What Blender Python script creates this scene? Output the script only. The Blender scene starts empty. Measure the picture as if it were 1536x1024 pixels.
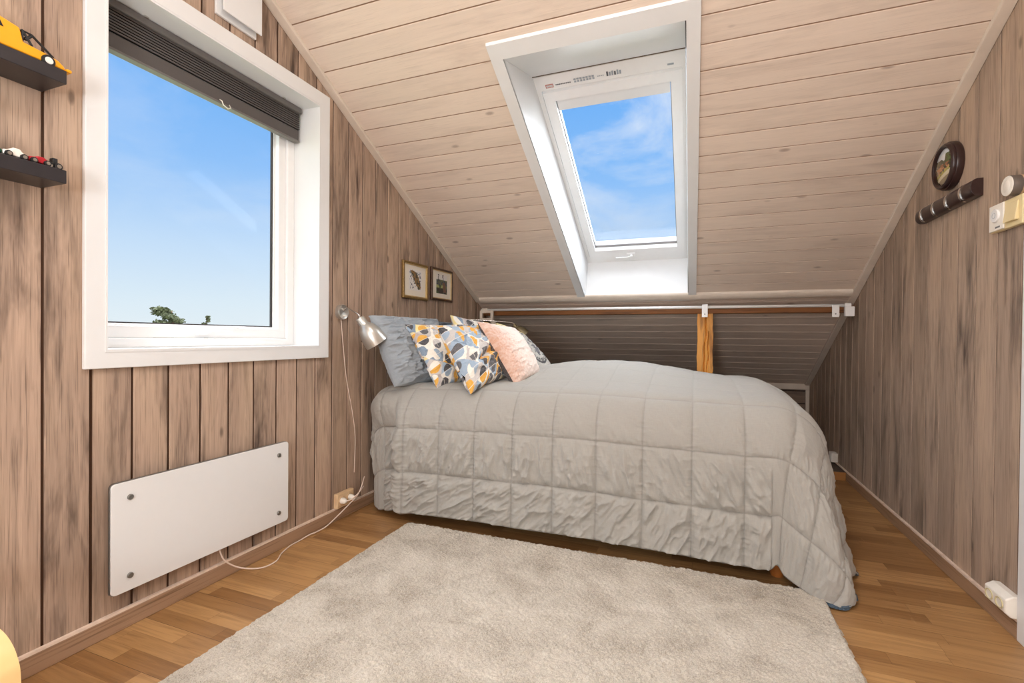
import bpy, math, random
import numpy as np
from mathutils import Vector, Matrix, Quaternion
random.seed(7); rng = np.random.default_rng(7)
PI = math.pi
W = 2.8457; Z0 = 3.3444; M = .5234; YK = 5.30
CN = Vector((0, M, 1)).normalized()           # ceiling normal, outward and up
CS = Vector((0, 1, -M)).normalized()          # down the slope, away from the camera
zc = lambda y: Z0 - M * y
RIDGE = .75
def ztop(y): return zc(max(y, 2 * RIDGE - y) if y < RIDGE else y)
COL = bpy.context.scene.collection

# ------------------------------------------------------------------ mesh helpers
class MB:
    def __init__(s): s.v = []; s.f = []; s.mi = []
    def add(s, vs, fs, mi=0):
        o = len(s.v); s.v += [tuple(v) for v in vs]; s.f += [tuple(i + o for i in f) for f in fs]; s.mi += [mi] * len(fs); return s
    def box(s, a, b, mi=0):
        x0, y0, z0 = a; x1, y1, z1 = b
        return s.add([(x0,y0,z0),(x1,y0,z0),(x1,y1,z0),(x0,y1,z0),(x0,y0,z1),(x1,y0,z1),(x1,y1,z1),(x0,y1,z1)],
                     [(0,3,2,1),(4,5,6,7),(0,1,5,4),(1,2,6,5),(2,3,7,6),(3,0,4,7)], mi)
    def obox(s, c, ax, half, mi=0):           # oriented box: centre, three axes, half sizes
        c = Vector(c); A = [Vector(a).normalized() * h for a, h in zip(ax, half)]
        vs = [c + A[0]*i + A[1]*j + A[2]*k for k in (-1,1) for i, j in ((-1,-1),(1,-1),(1,1),(-1,1))]
        return s.add(vs, [(0,3,2,1),(4,5,6,7),(0,1,5,4),(1,2,6,5),(2,3,7,6),(3,0,4,7)], mi)
    def frame(s, c, U, V, N, hu, hv, w, d, mi=0):   # rectangular frame, outer half sizes, width w, depth d along N from c
        U, V, N, c = Vector(U), Vector(V), Vector(N), Vector(c)
        vs = []
        for k in (0, d):
            for a, b in ((hu, hv), (hu - w, hv - w)):
                vs += [c + U*a*i + V*b*j + N*k for i, j in ((-1,-1),(1,-1),(1,1),(-1,1))]
        fs = []
        for i in range(4):
            j = (i + 1) % 4
            fs += [(i, j, 8+j-0, 8+i) , (4+j, 4+i, 12+i, 12+j), (8+i, 8+j, 12+j, 12+i), (j, i, 4+i, 4+j)]
        return s.add(vs, fs, mi)
    def prism(s, pts, d, mi=0):               # planar polygon pushed along vector d
        n = len(pts); d = Vector(d)
        vs = [Vector(p) for p in pts]; vs += [p + d for p in vs]
        return s.add(vs, [tuple(range(n))[::-1], tuple(range(n, 2*n))] + [(i, (i+1) % n, n + (i+1) % n, n + i) for i in range(n)], mi)
    def tube(s, path, r, n=10, cap=True, mi=0):
        P = [Vector(p) for p in path]; R = r if hasattr(r, '__len__') else [r] * len(P)
        t = (P[1] - P[0]).normalized(); up = Vector((0,0,1)) if abs(t.z) < .9 else Vector((1,0,0))
        u = t.cross(up).normalized(); rings = []
        for i, p in enumerate(P):
            t2 = (P[min(i+1, len(P)-1)] - P[max(i-1, 0)]).normalized()
            u = (u - t2 * u.dot(t2)).normalized(); w = t2.cross(u)
            rings.append([p + (u * math.cos(2*PI*k/n) + w * math.sin(2*PI*k/n)) * R[i] for k in range(n)])
        vs = [v for q in rings for v in q]
        fs = [(i*n + k, i*n + (k+1) % n, (i+1)*n + (k+1) % n, (i+1)*n + k) for i in range(len(P)-1) for k in range(n)]
        if cap: fs += [tuple(range(n))[::-1], tuple(range((len(P)-1)*n, len(P)*n))]
        return s.add(vs, fs, mi)
    def lathe(s, prof, c, axis, n=32, mi=0, sc=(1, 1)):   # prof: (radius, height along axis)
        c = Vector(c); a = Vector(axis).normalized(); up = Vector((0,0,1)) if abs(a.z) < .9 else Vector((1,0,0))
        u = a.cross(up).normalized(); w = a.cross(u)
        vs = [c + a*h + (u*math.cos(2*PI*k/n)*sc[0] + w*math.sin(2*PI*k/n)*sc[1])*max(r, 1e-5) for r, h in prof for k in range(n)]
        fs = [(i*n + k, (i+1)*n + k, (i+1)*n + (k+1) % n, i*n + (k+1) % n) for i in range(len(prof)-1) for k in range(n)]
        return s.add(vs, fs, mi)
    def build(s, name, mats, parent=None, smooth=False, bevel=0, seg=2, **tg):
        me = bpy.data.meshes.new(name); me.from_pydata([tuple(v) for v in s.v], [], s.f); me.update()
        import bmesh
        bm = bmesh.new(); bm.from_mesh(me); bmesh.ops.recalc_face_normals(bm, faces=bm.faces)
        bm.to_mesh(me); bm.free()
        o = bpy.data.objects.new(name, me); COL.objects.link(o)
        for m in (mats if isinstance(mats, (list, tuple)) else [mats]): me.materials.append(m)
        if len(set(s.mi)) > 1: me.polygons.foreach_set('material_index', s.mi)
        if smooth: me.polygons.foreach_set('use_smooth', [True] * len(me.polygons))
        if bevel:
            b = o.modifiers.new('bevel', 'BEVEL'); b.width = bevel; b.segments = seg; b.limit_method = 'ANGLE'; b.angle_limit = .6
        if smooth == 2:
            try: me.set_sharp_from_angle(angle=.7)
            except Exception: pass
        if parent is not None:
            o.parent = parent; o.matrix_parent_inverse = Matrix.Translation(-Vector(parent.location))
        tag(o, **tg); return o
def tag(o, label=None, cat=None, group=None, kind=None):
    if label: o['label'] = label
    if cat: o['category'] = cat
    if group: o['group'] = group
    if kind: o['kind'] = kind
    return o
def empty(name, loc, label, cat, group=None):
    o = bpy.data.objects.new(name, None); o.empty_display_size = .05; COL.objects.link(o); o.location = loc
    return tag(o, label, cat, group)
def struct(mb, name, mats, **k): return mb.build(name, mats, kind='structure', **k)
def grid_obj(name, V, mats, parent=None, uv=None, col=None, mi=None, wrap=False, **tg):
    nr, nc = V.shape[:2]
    me = bpy.data.meshes.new(name)
    idx = np.arange(nr * nc).reshape(nr, nc)
    F = np.stack([idx[:-1,:-1], idx[:-1,1:], idx[1:,1:], idx[1:,:-1]], -1).reshape(-1, 4)
    me.vertices.add(nr*nc); me.vertices.foreach_set('co', V.reshape(-1).astype(np.float32))
    me.loops.add(F.size); me.loops.foreach_set('vertex_index', F.reshape(-1).astype(np.int32))
    me.polygons.add(len(F)); me.polygons.foreach_set('loop_start', np.arange(0, F.size, 4, dtype=np.int32))
    me.update(calc_edges=True)
    me.polygons.foreach_set('use_smooth', [True]*len(F))
    for m in (mats if isinstance(mats, (list, tuple)) else [mats]): me.materials.append(m)
    if mi is not None: me.polygons.foreach_set('material_index', mi.reshape(-1).astype(np.int32))
    if uv is not None:
        l = me.uv_layers.new(name='UVMap'); l.data.foreach_set('uv', uv.reshape(-1, 2)[F.reshape(-1)].reshape(-1).astype(np.float32))
    if col is not None:
        a = me.color_attributes.new('pattern', 'FLOAT_COLOR', 'POINT')
        c4 = np.concatenate([col.reshape(-1, 3), np.ones((nr*nc, 1))], 1); a.data.foreach_set('color', c4.reshape(-1).astype(np.float32))
    me.validate(); me.update()
    o = bpy.data.objects.new(name, me); COL.objects.link(o)
    if parent is not None:
        o.parent = parent; o.matrix_parent_inverse = Matrix.Translation(-Vector(parent.location))
    return tag(o, **tg)
def noise2(x, y, seed=0):                      # value noise, vectorised
    xi = np.floor(x).astype(int); yi = np.floor(y).astype(int); xf = x - xi; yf = y - yi
    xf = xf*xf*(3-2*xf); yf = yf*yf*(3-2*yf)
    def h(a, b):
        n = (a * 374761393 + b * 668265263 + seed * 974711) & 0x7fffffff
        n = ((n ^ (n >> 13)) * 1274126177) & 0x7fffffff
        return ((n ^ (n >> 16)) & 0xffff) / 65535.
    return (h(xi,yi)*(1-xf)+h(xi+1,yi)*xf)*(1-yf) + (h(xi,yi+1)*(1-xf)+h(xi+1,yi+1)*xf)*yf
def fbm(x, y, seed=0, o=3):
    r = 0; a = 1; t = 0
    for i in range(o): r = r + a*noise2(x*2**i, y*2**i, seed+i); t += a; a *= .5
    return r / t
def sstep(a, b, x):
    t = np.clip((x-a)/(b-a), 0, 1); return t*t*(3-2*t)
def srgb(h):
    if isinstance(h, str): h = [int(h[i:i+2], 16)/255 for i in (0, 2, 4)]
    return [c/12.92 if c <= .04045 else ((c+.055)/1.055)**2.4 for c in h]

# ------------------------------------------------------------------ materials
class NT:
    def __init__(s, name):
        s.m = bpy.data.materials.new(name); s.m.use_nodes = True; s.t = s.m.node_tree
        s.b = s.t.nodes['Principled BSDF']; s.out = s.t.nodes['Material Output']
    def n(s, typ, **k):
        q = s.t.nodes.new('ShaderNode' + typ)
        for a, b in k.items():
            if hasattr(q, a): setattr(q, a, b)
        return q
    def l(s, a, b): s.t.links.new(a, b)
    def val(s, sock, v):
        if hasattr(v, 'links') or isinstance(v, bpy.types.NodeSocket): s.l(v, sock)
        else: sock.default_value = v
    def math(s, op, a, b=None, c=None, clamp=False):
        q = s.n('Math', operation=op, use_clamp=clamp); s.val(q.inputs[0], a)
        if b is not None: s.val(q.inputs[1], b)
        if c is not None: s.val(q.inputs[2], c)
        return q.outputs[0]
    def pos(s):
        g = s.n('NewGeometry'); q = s.n('SeparateXYZ'); s.l(g.outputs['Position'], q.inputs[0]); return q.outputs
    def comb(s, x, y, z):
        q = s.n('CombineXYZ')
        for i, v in enumerate((x, y, z)): s.val(q.inputs[i], v)
        return q.outputs[0]
    def noise(s, vec, scale=1., detail=3., rough=.5, dist=0.):
        q = s.n('TexNoise'); s.val(q.inputs['Vector'], vec); q.inputs['Scale'].default_value = scale
        q.inputs['Detail'].default_value = detail; q.inputs['Roughness'].default_value = rough; q.inputs['Distortion'].default_value = dist
        return q.outputs['Fac']
    def ramp(s, fac, stops, interp='LINEAR'):
        q = s.n('ValToRGB'); s.val(q.inputs[0], fac); e = q.color_ramp.elements; q.color_ramp.interpolation = interp
        while len(e) < len(stops): e.new(.5)
        for i, (p, c) in enumerate(stops):
            e[i].position = p; c = srgb(c) if isinstance(c, str) else ([c]*3 if not hasattr(c, '__len__') else c); e[i].color = (*c, 1)
        return q.outputs[0]
    def mix(s, fac, a, b, mode='MIX'):
        q = s.n('Mix', data_type='RGBA', blend_type=mode); s.val(q.inputs[0], fac)
        for i, v in ((6, a), (7, b)):
            if isinstance(v, str): v = (*srgb(v), 1)
            s.val(q.inputs[i], v)
        return q.outputs[2]
    def bump(s, h, strength=.3, dist=.002):
        q = s.n('Bump'); s.val(q.inputs['Height'], h); q.inputs['Strength'].default_value = strength; q.inputs['Distance'].default_value = dist
        s.l(q.outputs[0], s.b.inputs['Normal'])
    def set(s, color=None, rough=.5, metal=0., spec=None, **k):
        if color is not None:
            if isinstance(color, str): color = (*srgb(color), 1)
            s.val(s.b.inputs['Base Color'], color)
        s.val(s.b.inputs['Roughness'], rough); s.b.inputs['Metallic'].default_value = metal
        if spec is not None: s.b.inputs['Specular IOR Level'].default_value = spec
        for a, b in k.items(): s.b.inputs[a].default_value = b
        return s.m
def simple(name, color, rough=.5, metal=0., var=.06, scale=30., bump=0., spec=None):
    t = NT(name); g = t.n('NewGeometry'); n = t.noise(g.outputs['Position'], scale, 3)
    c = srgb(color); lo = [x*(1-var) for x in c]; hi = [min(1, x*(1+var)) for x in c]
    col = t.ramp(n, [(.3, lo), (.7, hi)]); t.set(col, rough, metal, spec)
    if bump: t.bump(n, bump, .001)
    return t.m
def boards(name, along, across, pitch, off, base, stain, stain_amt, groove, gw=.03, grain=260., knots=.55, washed=None, worn=None, rough=.62, gscale=1., vr=.18):
    """painted or stained panelling: per-board shade, grain stretched along the board, knots, stains, bare groove"""
    t = NT(name); P = t.pos()
    if along == 'slope':                       # boards along x on the slope; across measured on y
        A, B, Cc = P[0], P[1], P[2]
    elif along == 'z': A, B, Cc = P[2], P[1], P[0]
    else: A, B, Cc = P[0], P[2], P[1]
    u = t.math('DIVIDE', t.math('SUBTRACT', B, off), pitch)
    bid = t.math('FLOOR', u); fr = t.math('FRACT', u)
    wn = t.n('TexWhiteNoise', noise_dimensions='1D'); t.l(t.math('ADD', bid, 3.37), wn.inputs['W']); rnd = wn.outputs['Value']
    sh = t.math('MULTIPLY', rnd, 37.)
    va = t.comb(t.math('MULTIPLY', A, 1.0), t.math('MULTIPLY', B, 1.), sh)
    grainv = t.comb(t.math('MULTIPLY', A, 3.5), t.math('MULTIPLY', B, grain*.5), sh)
    wob = t.noise(t.comb(t.math('MULTIPLY', A, 2.), t.math('MULTIPLY', B, 16.), sh), 1., 2)
    grainv2 = t.comb(t.math('MULTIPLY', A, 1.2), t.math('ADD', t.math('MULTIPLY', B, grain*.16), t.math('MULTIPLY', wob, 5.)), sh)
    g1 = t.noise(grainv, 1., 4, .6); g2 = t.noise(grainv2, 1., 3, .55)
    c = t.mix(t.math('MULTIPLY', t.math('ADD', g1, g2), .5), [x*(1-.45*gscale) for x in srgb(base)] + [1], [min(1, x*(1+.42*gscale)) for x in srgb(base)] + [1])
    c = t.mix(t.math('MULTIPLY', t.math('SUBTRACT', rnd, .5), 1.), c, c)
    hs = t.n('HueSaturation'); t.l(c, hs.inputs['Color']); t.l(t.math('ADD', t.math('MULTIPLY', rnd, vr), 1-vr*.55), hs.inputs['Value']); c = hs.outputs[0]
    # stains: long soft streaks
    st = t.noise(t.comb(t.math('MULTIPLY', A, 1.6), t.math('MULTIPLY', B, 11.), sh), 1., 4, .6, .6)
    st2 = t.noise(t.comb(t.math('MULTIPLY', A, 6.), t.math('MULTIPLY', B, 46.), sh), 1., 3, .6, .3)
    sm = t.ramp(t.math('ADD', t.math('MULTIPLY', st, .7), t.math('MULTIPLY', st2, .3)), [(.49, 0.), (.68, 1.)])
    c = t.mix(t.math('MULTIPLY', sm, stain_amt), c, stain)
    if worn:                                   # paler rubbed patches
        wv = t.noise(t.comb(t.math('MULTIPLY', A, 1.1), t.math('MULTIPLY', B, 7.), t.math('ADD', sh, 9.)), 1., 3, .5)
        c = t.mix(t.math('MULTIPLY', t.ramp(wv, [(.45, 0.), (.7, 1.)]), worn[1]), c, worn[0])
    dk = t.ramp(t.noise(t.comb(t.math('MULTIPLY', A, 5.), t.math('MULTIPLY', B, 420.), sh), 1., 2, .7), [(.56, 0.), (.70, 1.)])
    c = t.mix(t.math('MULTIPLY', dk, .62*min(1, gscale)), c, stain)
    # knots
    vo = t.n('TexVoronoi'); t.l(t.comb(t.math('MULTIPLY', A, 3.2), t.math('MULTIPLY', B, 8.), sh), vo.inputs['Vector']); vo.inputs['Scale'].default_value = 1.
    kn = t.ramp(vo.outputs['Distance'], [(.0, 1.), (.055, .8), (.10, .0)])
    c = t.mix(t.math('MULTIPLY', kn, knots), c, stain)
    gm = t.math('LESS_THAN', t.math('MINIMUM', fr, t.math('SUBTRACT', 1., fr)), gw)
    c = t.mix(gm, c, groove)
    t.set(c, rough, spec=.3); t.bump(g1, .25, .0015)
    return t.m

M_wallL = boards('panelling_left', 'z', 'y', .1218, 2.0527, 'AF9683', '42332B', .95, '4A3222', .030, knots=.75, worn=('CFB49A', .55), gscale=1.35, vr=.30)
M_wallR = boards('panelling_right', 'z', 'y', .1425, 2.845, 'AD9785', '463B34', .9, '5E483A', .018, knots=.7, worn=('CBB199', .6), gscale=1.35, vr=.30)
M_ceil = boards('ceiling_boards', 'slope', 'y', .1053, 2.040, 'E4D3C3', '8F7A6C', .25, '94765F', .024, grain=200, knots=.75, gscale=.3, vr=.07, worn=('E6D6C5', .4))
M_eave = boards('eave_boards', 'slope', 'y', .1053, 2.040, 'E4D2C2', '8A7466', .28, 'F0DFCE', .04, grain=200, knots=.6, gscale=.45, vr=.12)
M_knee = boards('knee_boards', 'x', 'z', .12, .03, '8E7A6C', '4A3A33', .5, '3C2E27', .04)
M_beige = simple('beige_trim', 'DCCFC0', .5, var=.05, scale=14)
M_white = simple('white_paint', 'E4E5E5', .38, var=.015, scale=8)
M_whiteg = simple('white_lacquer', 'F0F0EF', .25, var=.01)
M_pvc = simple('white_plastic', 'EFEAE0', .35, var=.02)
M_cream = simple('cream_plastic', 'E8D6A6', .35, var=.03)
M_tan = simple('beige_plastic', 'DDBE96', .4, var=.03)
M_black = simple('black_lacquer', '2B272A', .35, var=.1)
M_dark = simple('dark_walnut', '33211F', .28, var=.2, scale=60)
M_blind = simple('charcoal_pleated_fabric', '575250', .85, var=.06, scale=300)
M_blinds = simple('charcoal_dark', '3A3535', .8)
M_rail = simple('grey_rail', '6C6865', .4)
M_nickel = simple('brushed_nickel', 'BDB9B2', .33, 1., var=.04)
M_nickel2 = simple('matt_nickel_paint', 'C4C2BC', .32, .75, var=.03)
M_chrome = simple('chrome', 'D8D6D2', .15, 1.)
M_grey = simple('grey_cap', '8C8B88', .3, .9)
M_cable = simple('pink_white_cable', 'E6D3C6', .4)
M_gold = simple('aged_gold_frame', '8F7345', .35, .55, var=.25, scale=120)
M_brnf = simple('brown_gold_frame', '4E3525', .35, .3, var=.25, scale=120)
M_slip = simple('pale_gold_slip', 'CDB27C', .35, .4, var=.1)
M_mat = simple('ivory_mount', 'E9E2D4', .8, var=.02)
M_yellow = simple('yellow_toy_paint', 'F2A818', .3, var=.04)
M_red = simple('red_toy_paint', 'B0202A', .3)
M_green = simple('green_toy_paint', '1F4A38', .35)
M_rubber = simple('rubber_black', '1C1B1B', .6)
M_birch = simple('birch_veneer', 'E6C488', .35, var=.10, scale=9)
M_linen = simple('cream_linen', 'CFC6B4', .9, var=.08, scale=200)
M_mattress = simple('mattress_ticking', 'C9C5BD', .9)
M_bedwood = simple('lacquered_leg', 'A8642C', .35, var=.12)
def wood(name, base, dark, ax=0, rough=.5, f=40.):
    t = NT(name); P = t.pos(); q = [P[0], P[1], P[2]]
    v = t.comb(*[t.math('MULTIPLY', q[i], 3. if i == ax else f) for i in range(3)])
    n = t.noise(v, 1., 4, .6, .4); n2 = t.noise(v, .35, 3, .6, 1.5)
    c = t.ramp(t.math('MULTIPLY', t.math('ADD', n, n2), .5), [(.36, dark), (.5, base), (.68, base)])
    t.set(c, rough); t.bump(n, .3, .002); return t.m
M_post = wood('old_pine_post', 'DD9A45', '7A4315', 2, .55, 34.)
M_purlin = wood('old_pine_beam', '8E5724', '4E2A0E', 0, .6, 40.)
M_baseb = wood('walnut_laminate_skirting', 'A5856A', '7C6148', 1, .45, 130.)
def floor_mat():
    t = NT('oak_strip_laminate'); P = t.pos(); SW = .062
    row = t.math('FLOOR', t.math('DIVIDE', P[1], SW)); fr = t.math('FRACT', t.math('DIVIDE', P[1], SW))
    w = t.n('TexWhiteNoise', noise_dimensions='1D'); t.l(row, w.inputs['W'])
    xs = t.math('ADD', t.math('DIVIDE', P[0], .42), t.math('MULTIPLY', w.outputs['Value'], 9.))
    cx = t.math('FLOOR', xs); fx = t.math('FRACT', xs)
    w2 = t.n('TexWhiteNoise', noise_dimensions='2D'); t.l(t.comb(row, cx, 0.), w2.inputs['Vector']); r = w2.outputs['Value']
    gv = t.comb(t.math('MULTIPLY', P[0], 4.), t.math('MULTIPLY', P[1], 75.), t.math('MULTIPLY', r, 31.))
    g = t.noise(gv, 1., 4, .6, .5); g2 = t.noise(t.comb(t.math('MULTIPLY', P[0], 1.5), t.math('MULTIPLY', P[1], 24.), t.math('MULTIPLY', r, 17.)), 1., 3, .6, 1.)
    c = t.mix(t.math('ADD', t.math('MULTIPLY', r, .62), t.math('MULTIPLY', g2, .38)), '80572F', 'C59A66')
    c = t.mix(t.ramp(g, [(.45, 0.), (.75, .5)]), c, '674526')
    seam = t.math('MAXIMUM', t.math('LESS_THAN', fr, .012), t.math('LESS_THAN', fx, .003))
    c = t.mix(t.math('MULTIPLY', seam, .55), c, '4A2A12')
    prow = t.math('FRACT', t.math('DIVIDE', P[1], SW*3)); ps = t.math('LESS_THAN', prow, .008)
    c = t.mix(t.math('MULTIPLY', ps, .7), c, '3A2110')
    sc = t.noise(t.comb(t.math('MULTIPLY', P[0], 30.), t.math('MULTIPLY', P[1], 6.), 2.), 1., 3, .7)
    c = t.mix(t.ramp(sc, [(.66, 0.), (.78, .25)]), c, 'D9B78C')
    t.set(c, t.math('ADD', .30, t.math('MULTIPLY', g, .14)), spec=.45); t.bump(g, .12, .001); return t.m
M_floor = floor_mat()
def glass_mat():
    t = NT('window_glass'); tr = t.n('BsdfTransparent'); gl = t.n('BsdfGlossy'); gl.inputs['Roughness'].default_value = .02
    fz = t.n('Fresnel'); fz.inputs[0].default_value = 1.3; mx = t.n('MixShader'); t.l(t.math('MULTIPLY', fz.outputs[0], .15), mx.inputs[0])
    t.l(tr.outputs[0], mx.inputs[1]); t.l(gl.outputs[0], mx.inputs[2]); t.l(mx.outputs[0], t.out.inputs[0]); return t.m
M_glass = glass_mat()
def fabric(name, base, var=.12, stitch=False, seams=False, seamcol='6E675C', bump=.5, pat=False):
    t = NT(name); g = t.n('NewGeometry'); uv = t.n('UVMap'); uv.uv_map = 'UVMap'; q = t.n('SeparateXYZ'); t.l(uv.outputs[0], q.inputs[0])
    fib = t.noise(t.comb(t.math('MULTIPLY', q.outputs[0], 90.), t.math('MULTIPLY', q.outputs[1], 900.), 0.), 1., 3, .6)
    fib2 = t.noise(t.comb(t.math('MULTIPLY', q.outputs[0], 900.), t.math('MULTIPLY', q.outputs[1], 90.), 5.), 1., 3, .6)
    f = t.math('MULTIPLY', t.math('ADD', fib, fib2), .5)
    cre = t.noise(uv.outputs[0], 26., 4, .65, 1.2); big = t.noise(uv.outputs[0], 3., 3)
    if pat:
        a = t.n('VertexColor'); a.layer_name = 'pattern'; c = a.outputs[0]
        c = t.mix(t.math('MULTIPLY', t.ramp(f, [(.4, 0.), (.62, 1.)]), .12), c, 'FFFFFF')
    else:
        b = srgb(base); c = t.ramp(t.math('ADD', t.math('MULTIPLY', f, .75), t.math('MULTIPLY', big, .25)), [(.38, [x*(1-var) for x in b]), (.62, [min(1, x*(1+var)) for x in b])])
    if stitch:
        a = t.n('VertexColor'); a.layer_name = 'pattern'; c = t.mix(1., c, a.outputs[0], 'MULTIPLY')
    t.set(c, .88, spec=.2, **{'Sheen Weight': .15})
    t.bump(t.math('ADD', t.math('MULTIPLY', cre, 1.), t.math('MULTIPLY', f, .12)), bump, .006); return t.m
M_quilt = fabric('taupe_linen_quilt', 'A6A49E', .05, stitch=True)
M_lining = fabric('blue_quilt_lining', '4A5A68', .35)
M_thread = simple('quilt_stitching', '7F776B', .9)
M_bluep = fabric('blue_grey_pillowcase', '9AA2A9', .06)
M_bluep2 = fabric('slate_blue_pillowcase', '64707C', .06)
M_pat = fabric('printed_cushion_cotton', 'FFFFFF', pat=True, bump=.25)
M_rug = None

# ------------------------------------------------------------------ room shell
def prof_points(lo, hi, off, pitch, extra=(), gw=.0035, depth=.006):
    pts = []; k = math.ceil((lo - off)/pitch - 1e-6)
    while off + k*pitch < hi:
        c = off + k*pitch
        if c - gw*2 > lo and c + gw*2 < hi: pts += [(c-gw*1.6, 0), (c-gw*.6, depth), (c+gw*.6, depth), (c+gw*1.6, 0)]
        k += 1
    pts += [(lo, 0), (hi, 0)] + [(e, 0) for e in extra]
    pts.sort(); out = []
    for p in pts:
        if not out or p[0] - out[-1][0] > 1e-5: out.append(p)
    return out
WY0, WY1, WZ0, WZ1 = .93+.03, 1.97, .915, 2.20      # wall hole behind the casing
mb = MB(); P = prof_points(-1.55, YK, 2.0527, .1218, (WY0, WY1, RIDGE))
for (a, da), (b, db) in zip(P, P[1:]):
    def q(z0a, z0b, z1a, z1b): mb.add([(-da, a, z0a), (-db, b, z0b), (-db, b, z1b), (-da, a, z1a)], [(0,1,2,3)])
    ta, tb = ztop(a) + .05, ztop(b) + .05
    if a >= WY0 - 1e-6 and b <= WY1 + 1e-6: q(0, 0, WZ0, WZ0); q(WZ1, WZ1, ta, tb)
    else: q(0, 0, ta, tb)
for z0, z1 in ((0, WZ0), (WZ1, None)):
    pass
# outer skin gives the gable wall its thickness
o_ = -.19
for a, b in ((-1.55, WY0), (WY0, WY1), (WY1, YK)):
    n = 14; ys = sorted(set([a + (b-a)*i/n for i in range(n+1)] + ([RIDGE] if a < RIDGE < b else [])))
    for y0, y1 in zip(ys, ys[1:]):
        if a == WY0:
            mb.add([(o_, y0, 0), (o_, y1, 0), (o_, y1, WZ0), (o_, y0, WZ0)], [(0,1,2,3)]); mb.add([(o_, y0, WZ1), (o_, y1, WZ1), (o_, y1, ztop(y1)+.05), (o_, y0, ztop(y0)+.05)], [(0,1,2,3)])
        else: mb.add([(o_, y0, 0), (o_, y1, 0), (o_, y1, ztop(y1)+.05), (o_, y0, ztop(y0)+.05)], [(0,1,2,3)])
struct(mb, 'wall_left', M_wallL)
DY0, DY1, DZ = 1.32, 2.035, 1.98
mb = MB(); P = prof_points(-1.55, YK, 2.845, .1425, (DY0, DY1, RIDGE), gw=.002, depth=.004)
for (a, da), (b, db) in zip(P, P[1:]):
    ta, tb = ztop(a) + .05, ztop(b) + .05
    z = DZ if (a >= DY0 - 1e-6 and b <= DY1 + 1e-6) else 0
    mb.add([(W+da, a, z), (W+db, b, z), (W+db, b, tb), (W+da, a, ta)], [(0,1,2,3)])
mb.add([(W+.12, -1.55, 0), (W+.12, YK, 0), (W+.12, YK, ztop(YK)), (W+.12, RIDGE, ztop(RIDGE)), (W+.12, -1.55, ztop(-1.55))], [(0,1,2,3,4)])
struct(mb, 'wall_right', M_wallR)
# back gable behind the camera is the mirrored slope with its own knee wall
mb = MB(); mb.add([(0, -1.55, 0), (W, -1.55, 0), (W, -1.55, ztop(-1.55)), (0, -1.55, ztop(-1.55))], [(0,1,2,3)]); struct(mb, 'wall_front', M_white)
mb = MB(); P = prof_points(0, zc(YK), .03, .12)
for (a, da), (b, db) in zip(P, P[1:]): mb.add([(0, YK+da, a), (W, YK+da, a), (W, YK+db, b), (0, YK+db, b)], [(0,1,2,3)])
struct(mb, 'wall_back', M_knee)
SX0, SX1, SY0, SY1 = .955, 1.79, 2.00, 3.865         # skylight hole
def slope_panel(lo, hi, hole=None):
    mb = MB(); P = prof_points(lo, hi, 2.040, .1053, (hole[2], hole[3]) if hole else (), gw=.0022, depth=.004)
    for (a, da), (b, db) in zip(P, P[1:]):
        def q(x0, x1): mb.add([(x0, a, zc(a)+da), (x1, a, zc(a)+da), (x1, b, zc(b)+db), (x0, b, zc(b)+db)], [(0,1,2,3)])
        if hole and a >= hole[2]-1e-6 and b <= hole[3]+1e-6: q(-.02, hole[0]); q(hole[1], W+.02)
        else: q(-.02, W+.02)
    return mb
mb = slope_panel(RIDGE, 3.95, (SX0, SX1, SY0, SY1))
struct(mb, 'ceiling', M_ceil)
mb = slope_panel(3.95, YK + .02); struct(mb, 'ceiling_eave', M_eave)
mb = MB()
mb.add([(-.02, -1.56, ztop(-1.55)), (W+.02, -1.56, ztop(-1.55)), (W+.02, RIDGE, ztop(RIDGE)), (-.02, RIDGE, ztop(RIDGE))], [(0,1,2,3)]); struct(mb, 'ceiling_rear', M_ceil)
# roof deck above, with the skylight opening
mb = MB(); up = .30
def rq(x0, x1, y0, y1): mb.add([(x0,y0,zc(y0)+up),(x1,y0,zc(y0)+up),(x1,y1,zc(y1)+up),(x0,y1,zc(y1)+up)], [(0,1,2,3)])
rq(-.3, .96, RIDGE-.2, YK+.2); rq(1.80, W+.3, RIDGE-.2, YK+.2); rq(.96, 1.80, RIDGE-.2, 2.42); rq(.96, 1.80, 3.98, YK+.2)
struct(mb, 'trim_roof_deck', simple('roof_deck_board', '6A5C50', .8))
mb = MB(); mb.box((-.02, -1.57, -.05), (W+.1, YK, 0)); struct(mb, 'floor', M_floor)

# skirting boards with the bare pale strip on top
mb = MB(); mb.box((0, -1.5, 0), (.014, YK, .060)); struct(mb, 'baseboard_left', M_baseb, bevel=.003)
mb = MB(); mb.box((0, -1.5, .060), (.012, YK, .068)); struct(mb, 'trim_1', simple('raw_pale_edge', 'E3CDBB', .6, var=.12, scale=40))
mb = MB(); mb.box((W-.014, 2.10, 0), (W, 4.03, .058)); struct(mb, 'baseboard_right', M_baseb, bevel=.003)
mb = MB(); mb.box((W-.012, 2.10, .058), (W, YK, .066)); struct(mb, 'trim_2', bpy.data.materials['raw_pale_edge'])
mb = MB(); mb.box((0, 4.045, 0), (W-.001, YK-.001, .055)); struct(mb, 'trim_plinth', simple('plinth_board', '4B3A2F', .6, var=.2))
mb = MB(); mb.box((.014, 4.03, 0), (W-.014, 4.045, .058)); struct(mb, 'baseboard_back', wood('oak_skirting', 'B07A45', '8A5A2C', 0, .45, 120.), bevel=.003)
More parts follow.
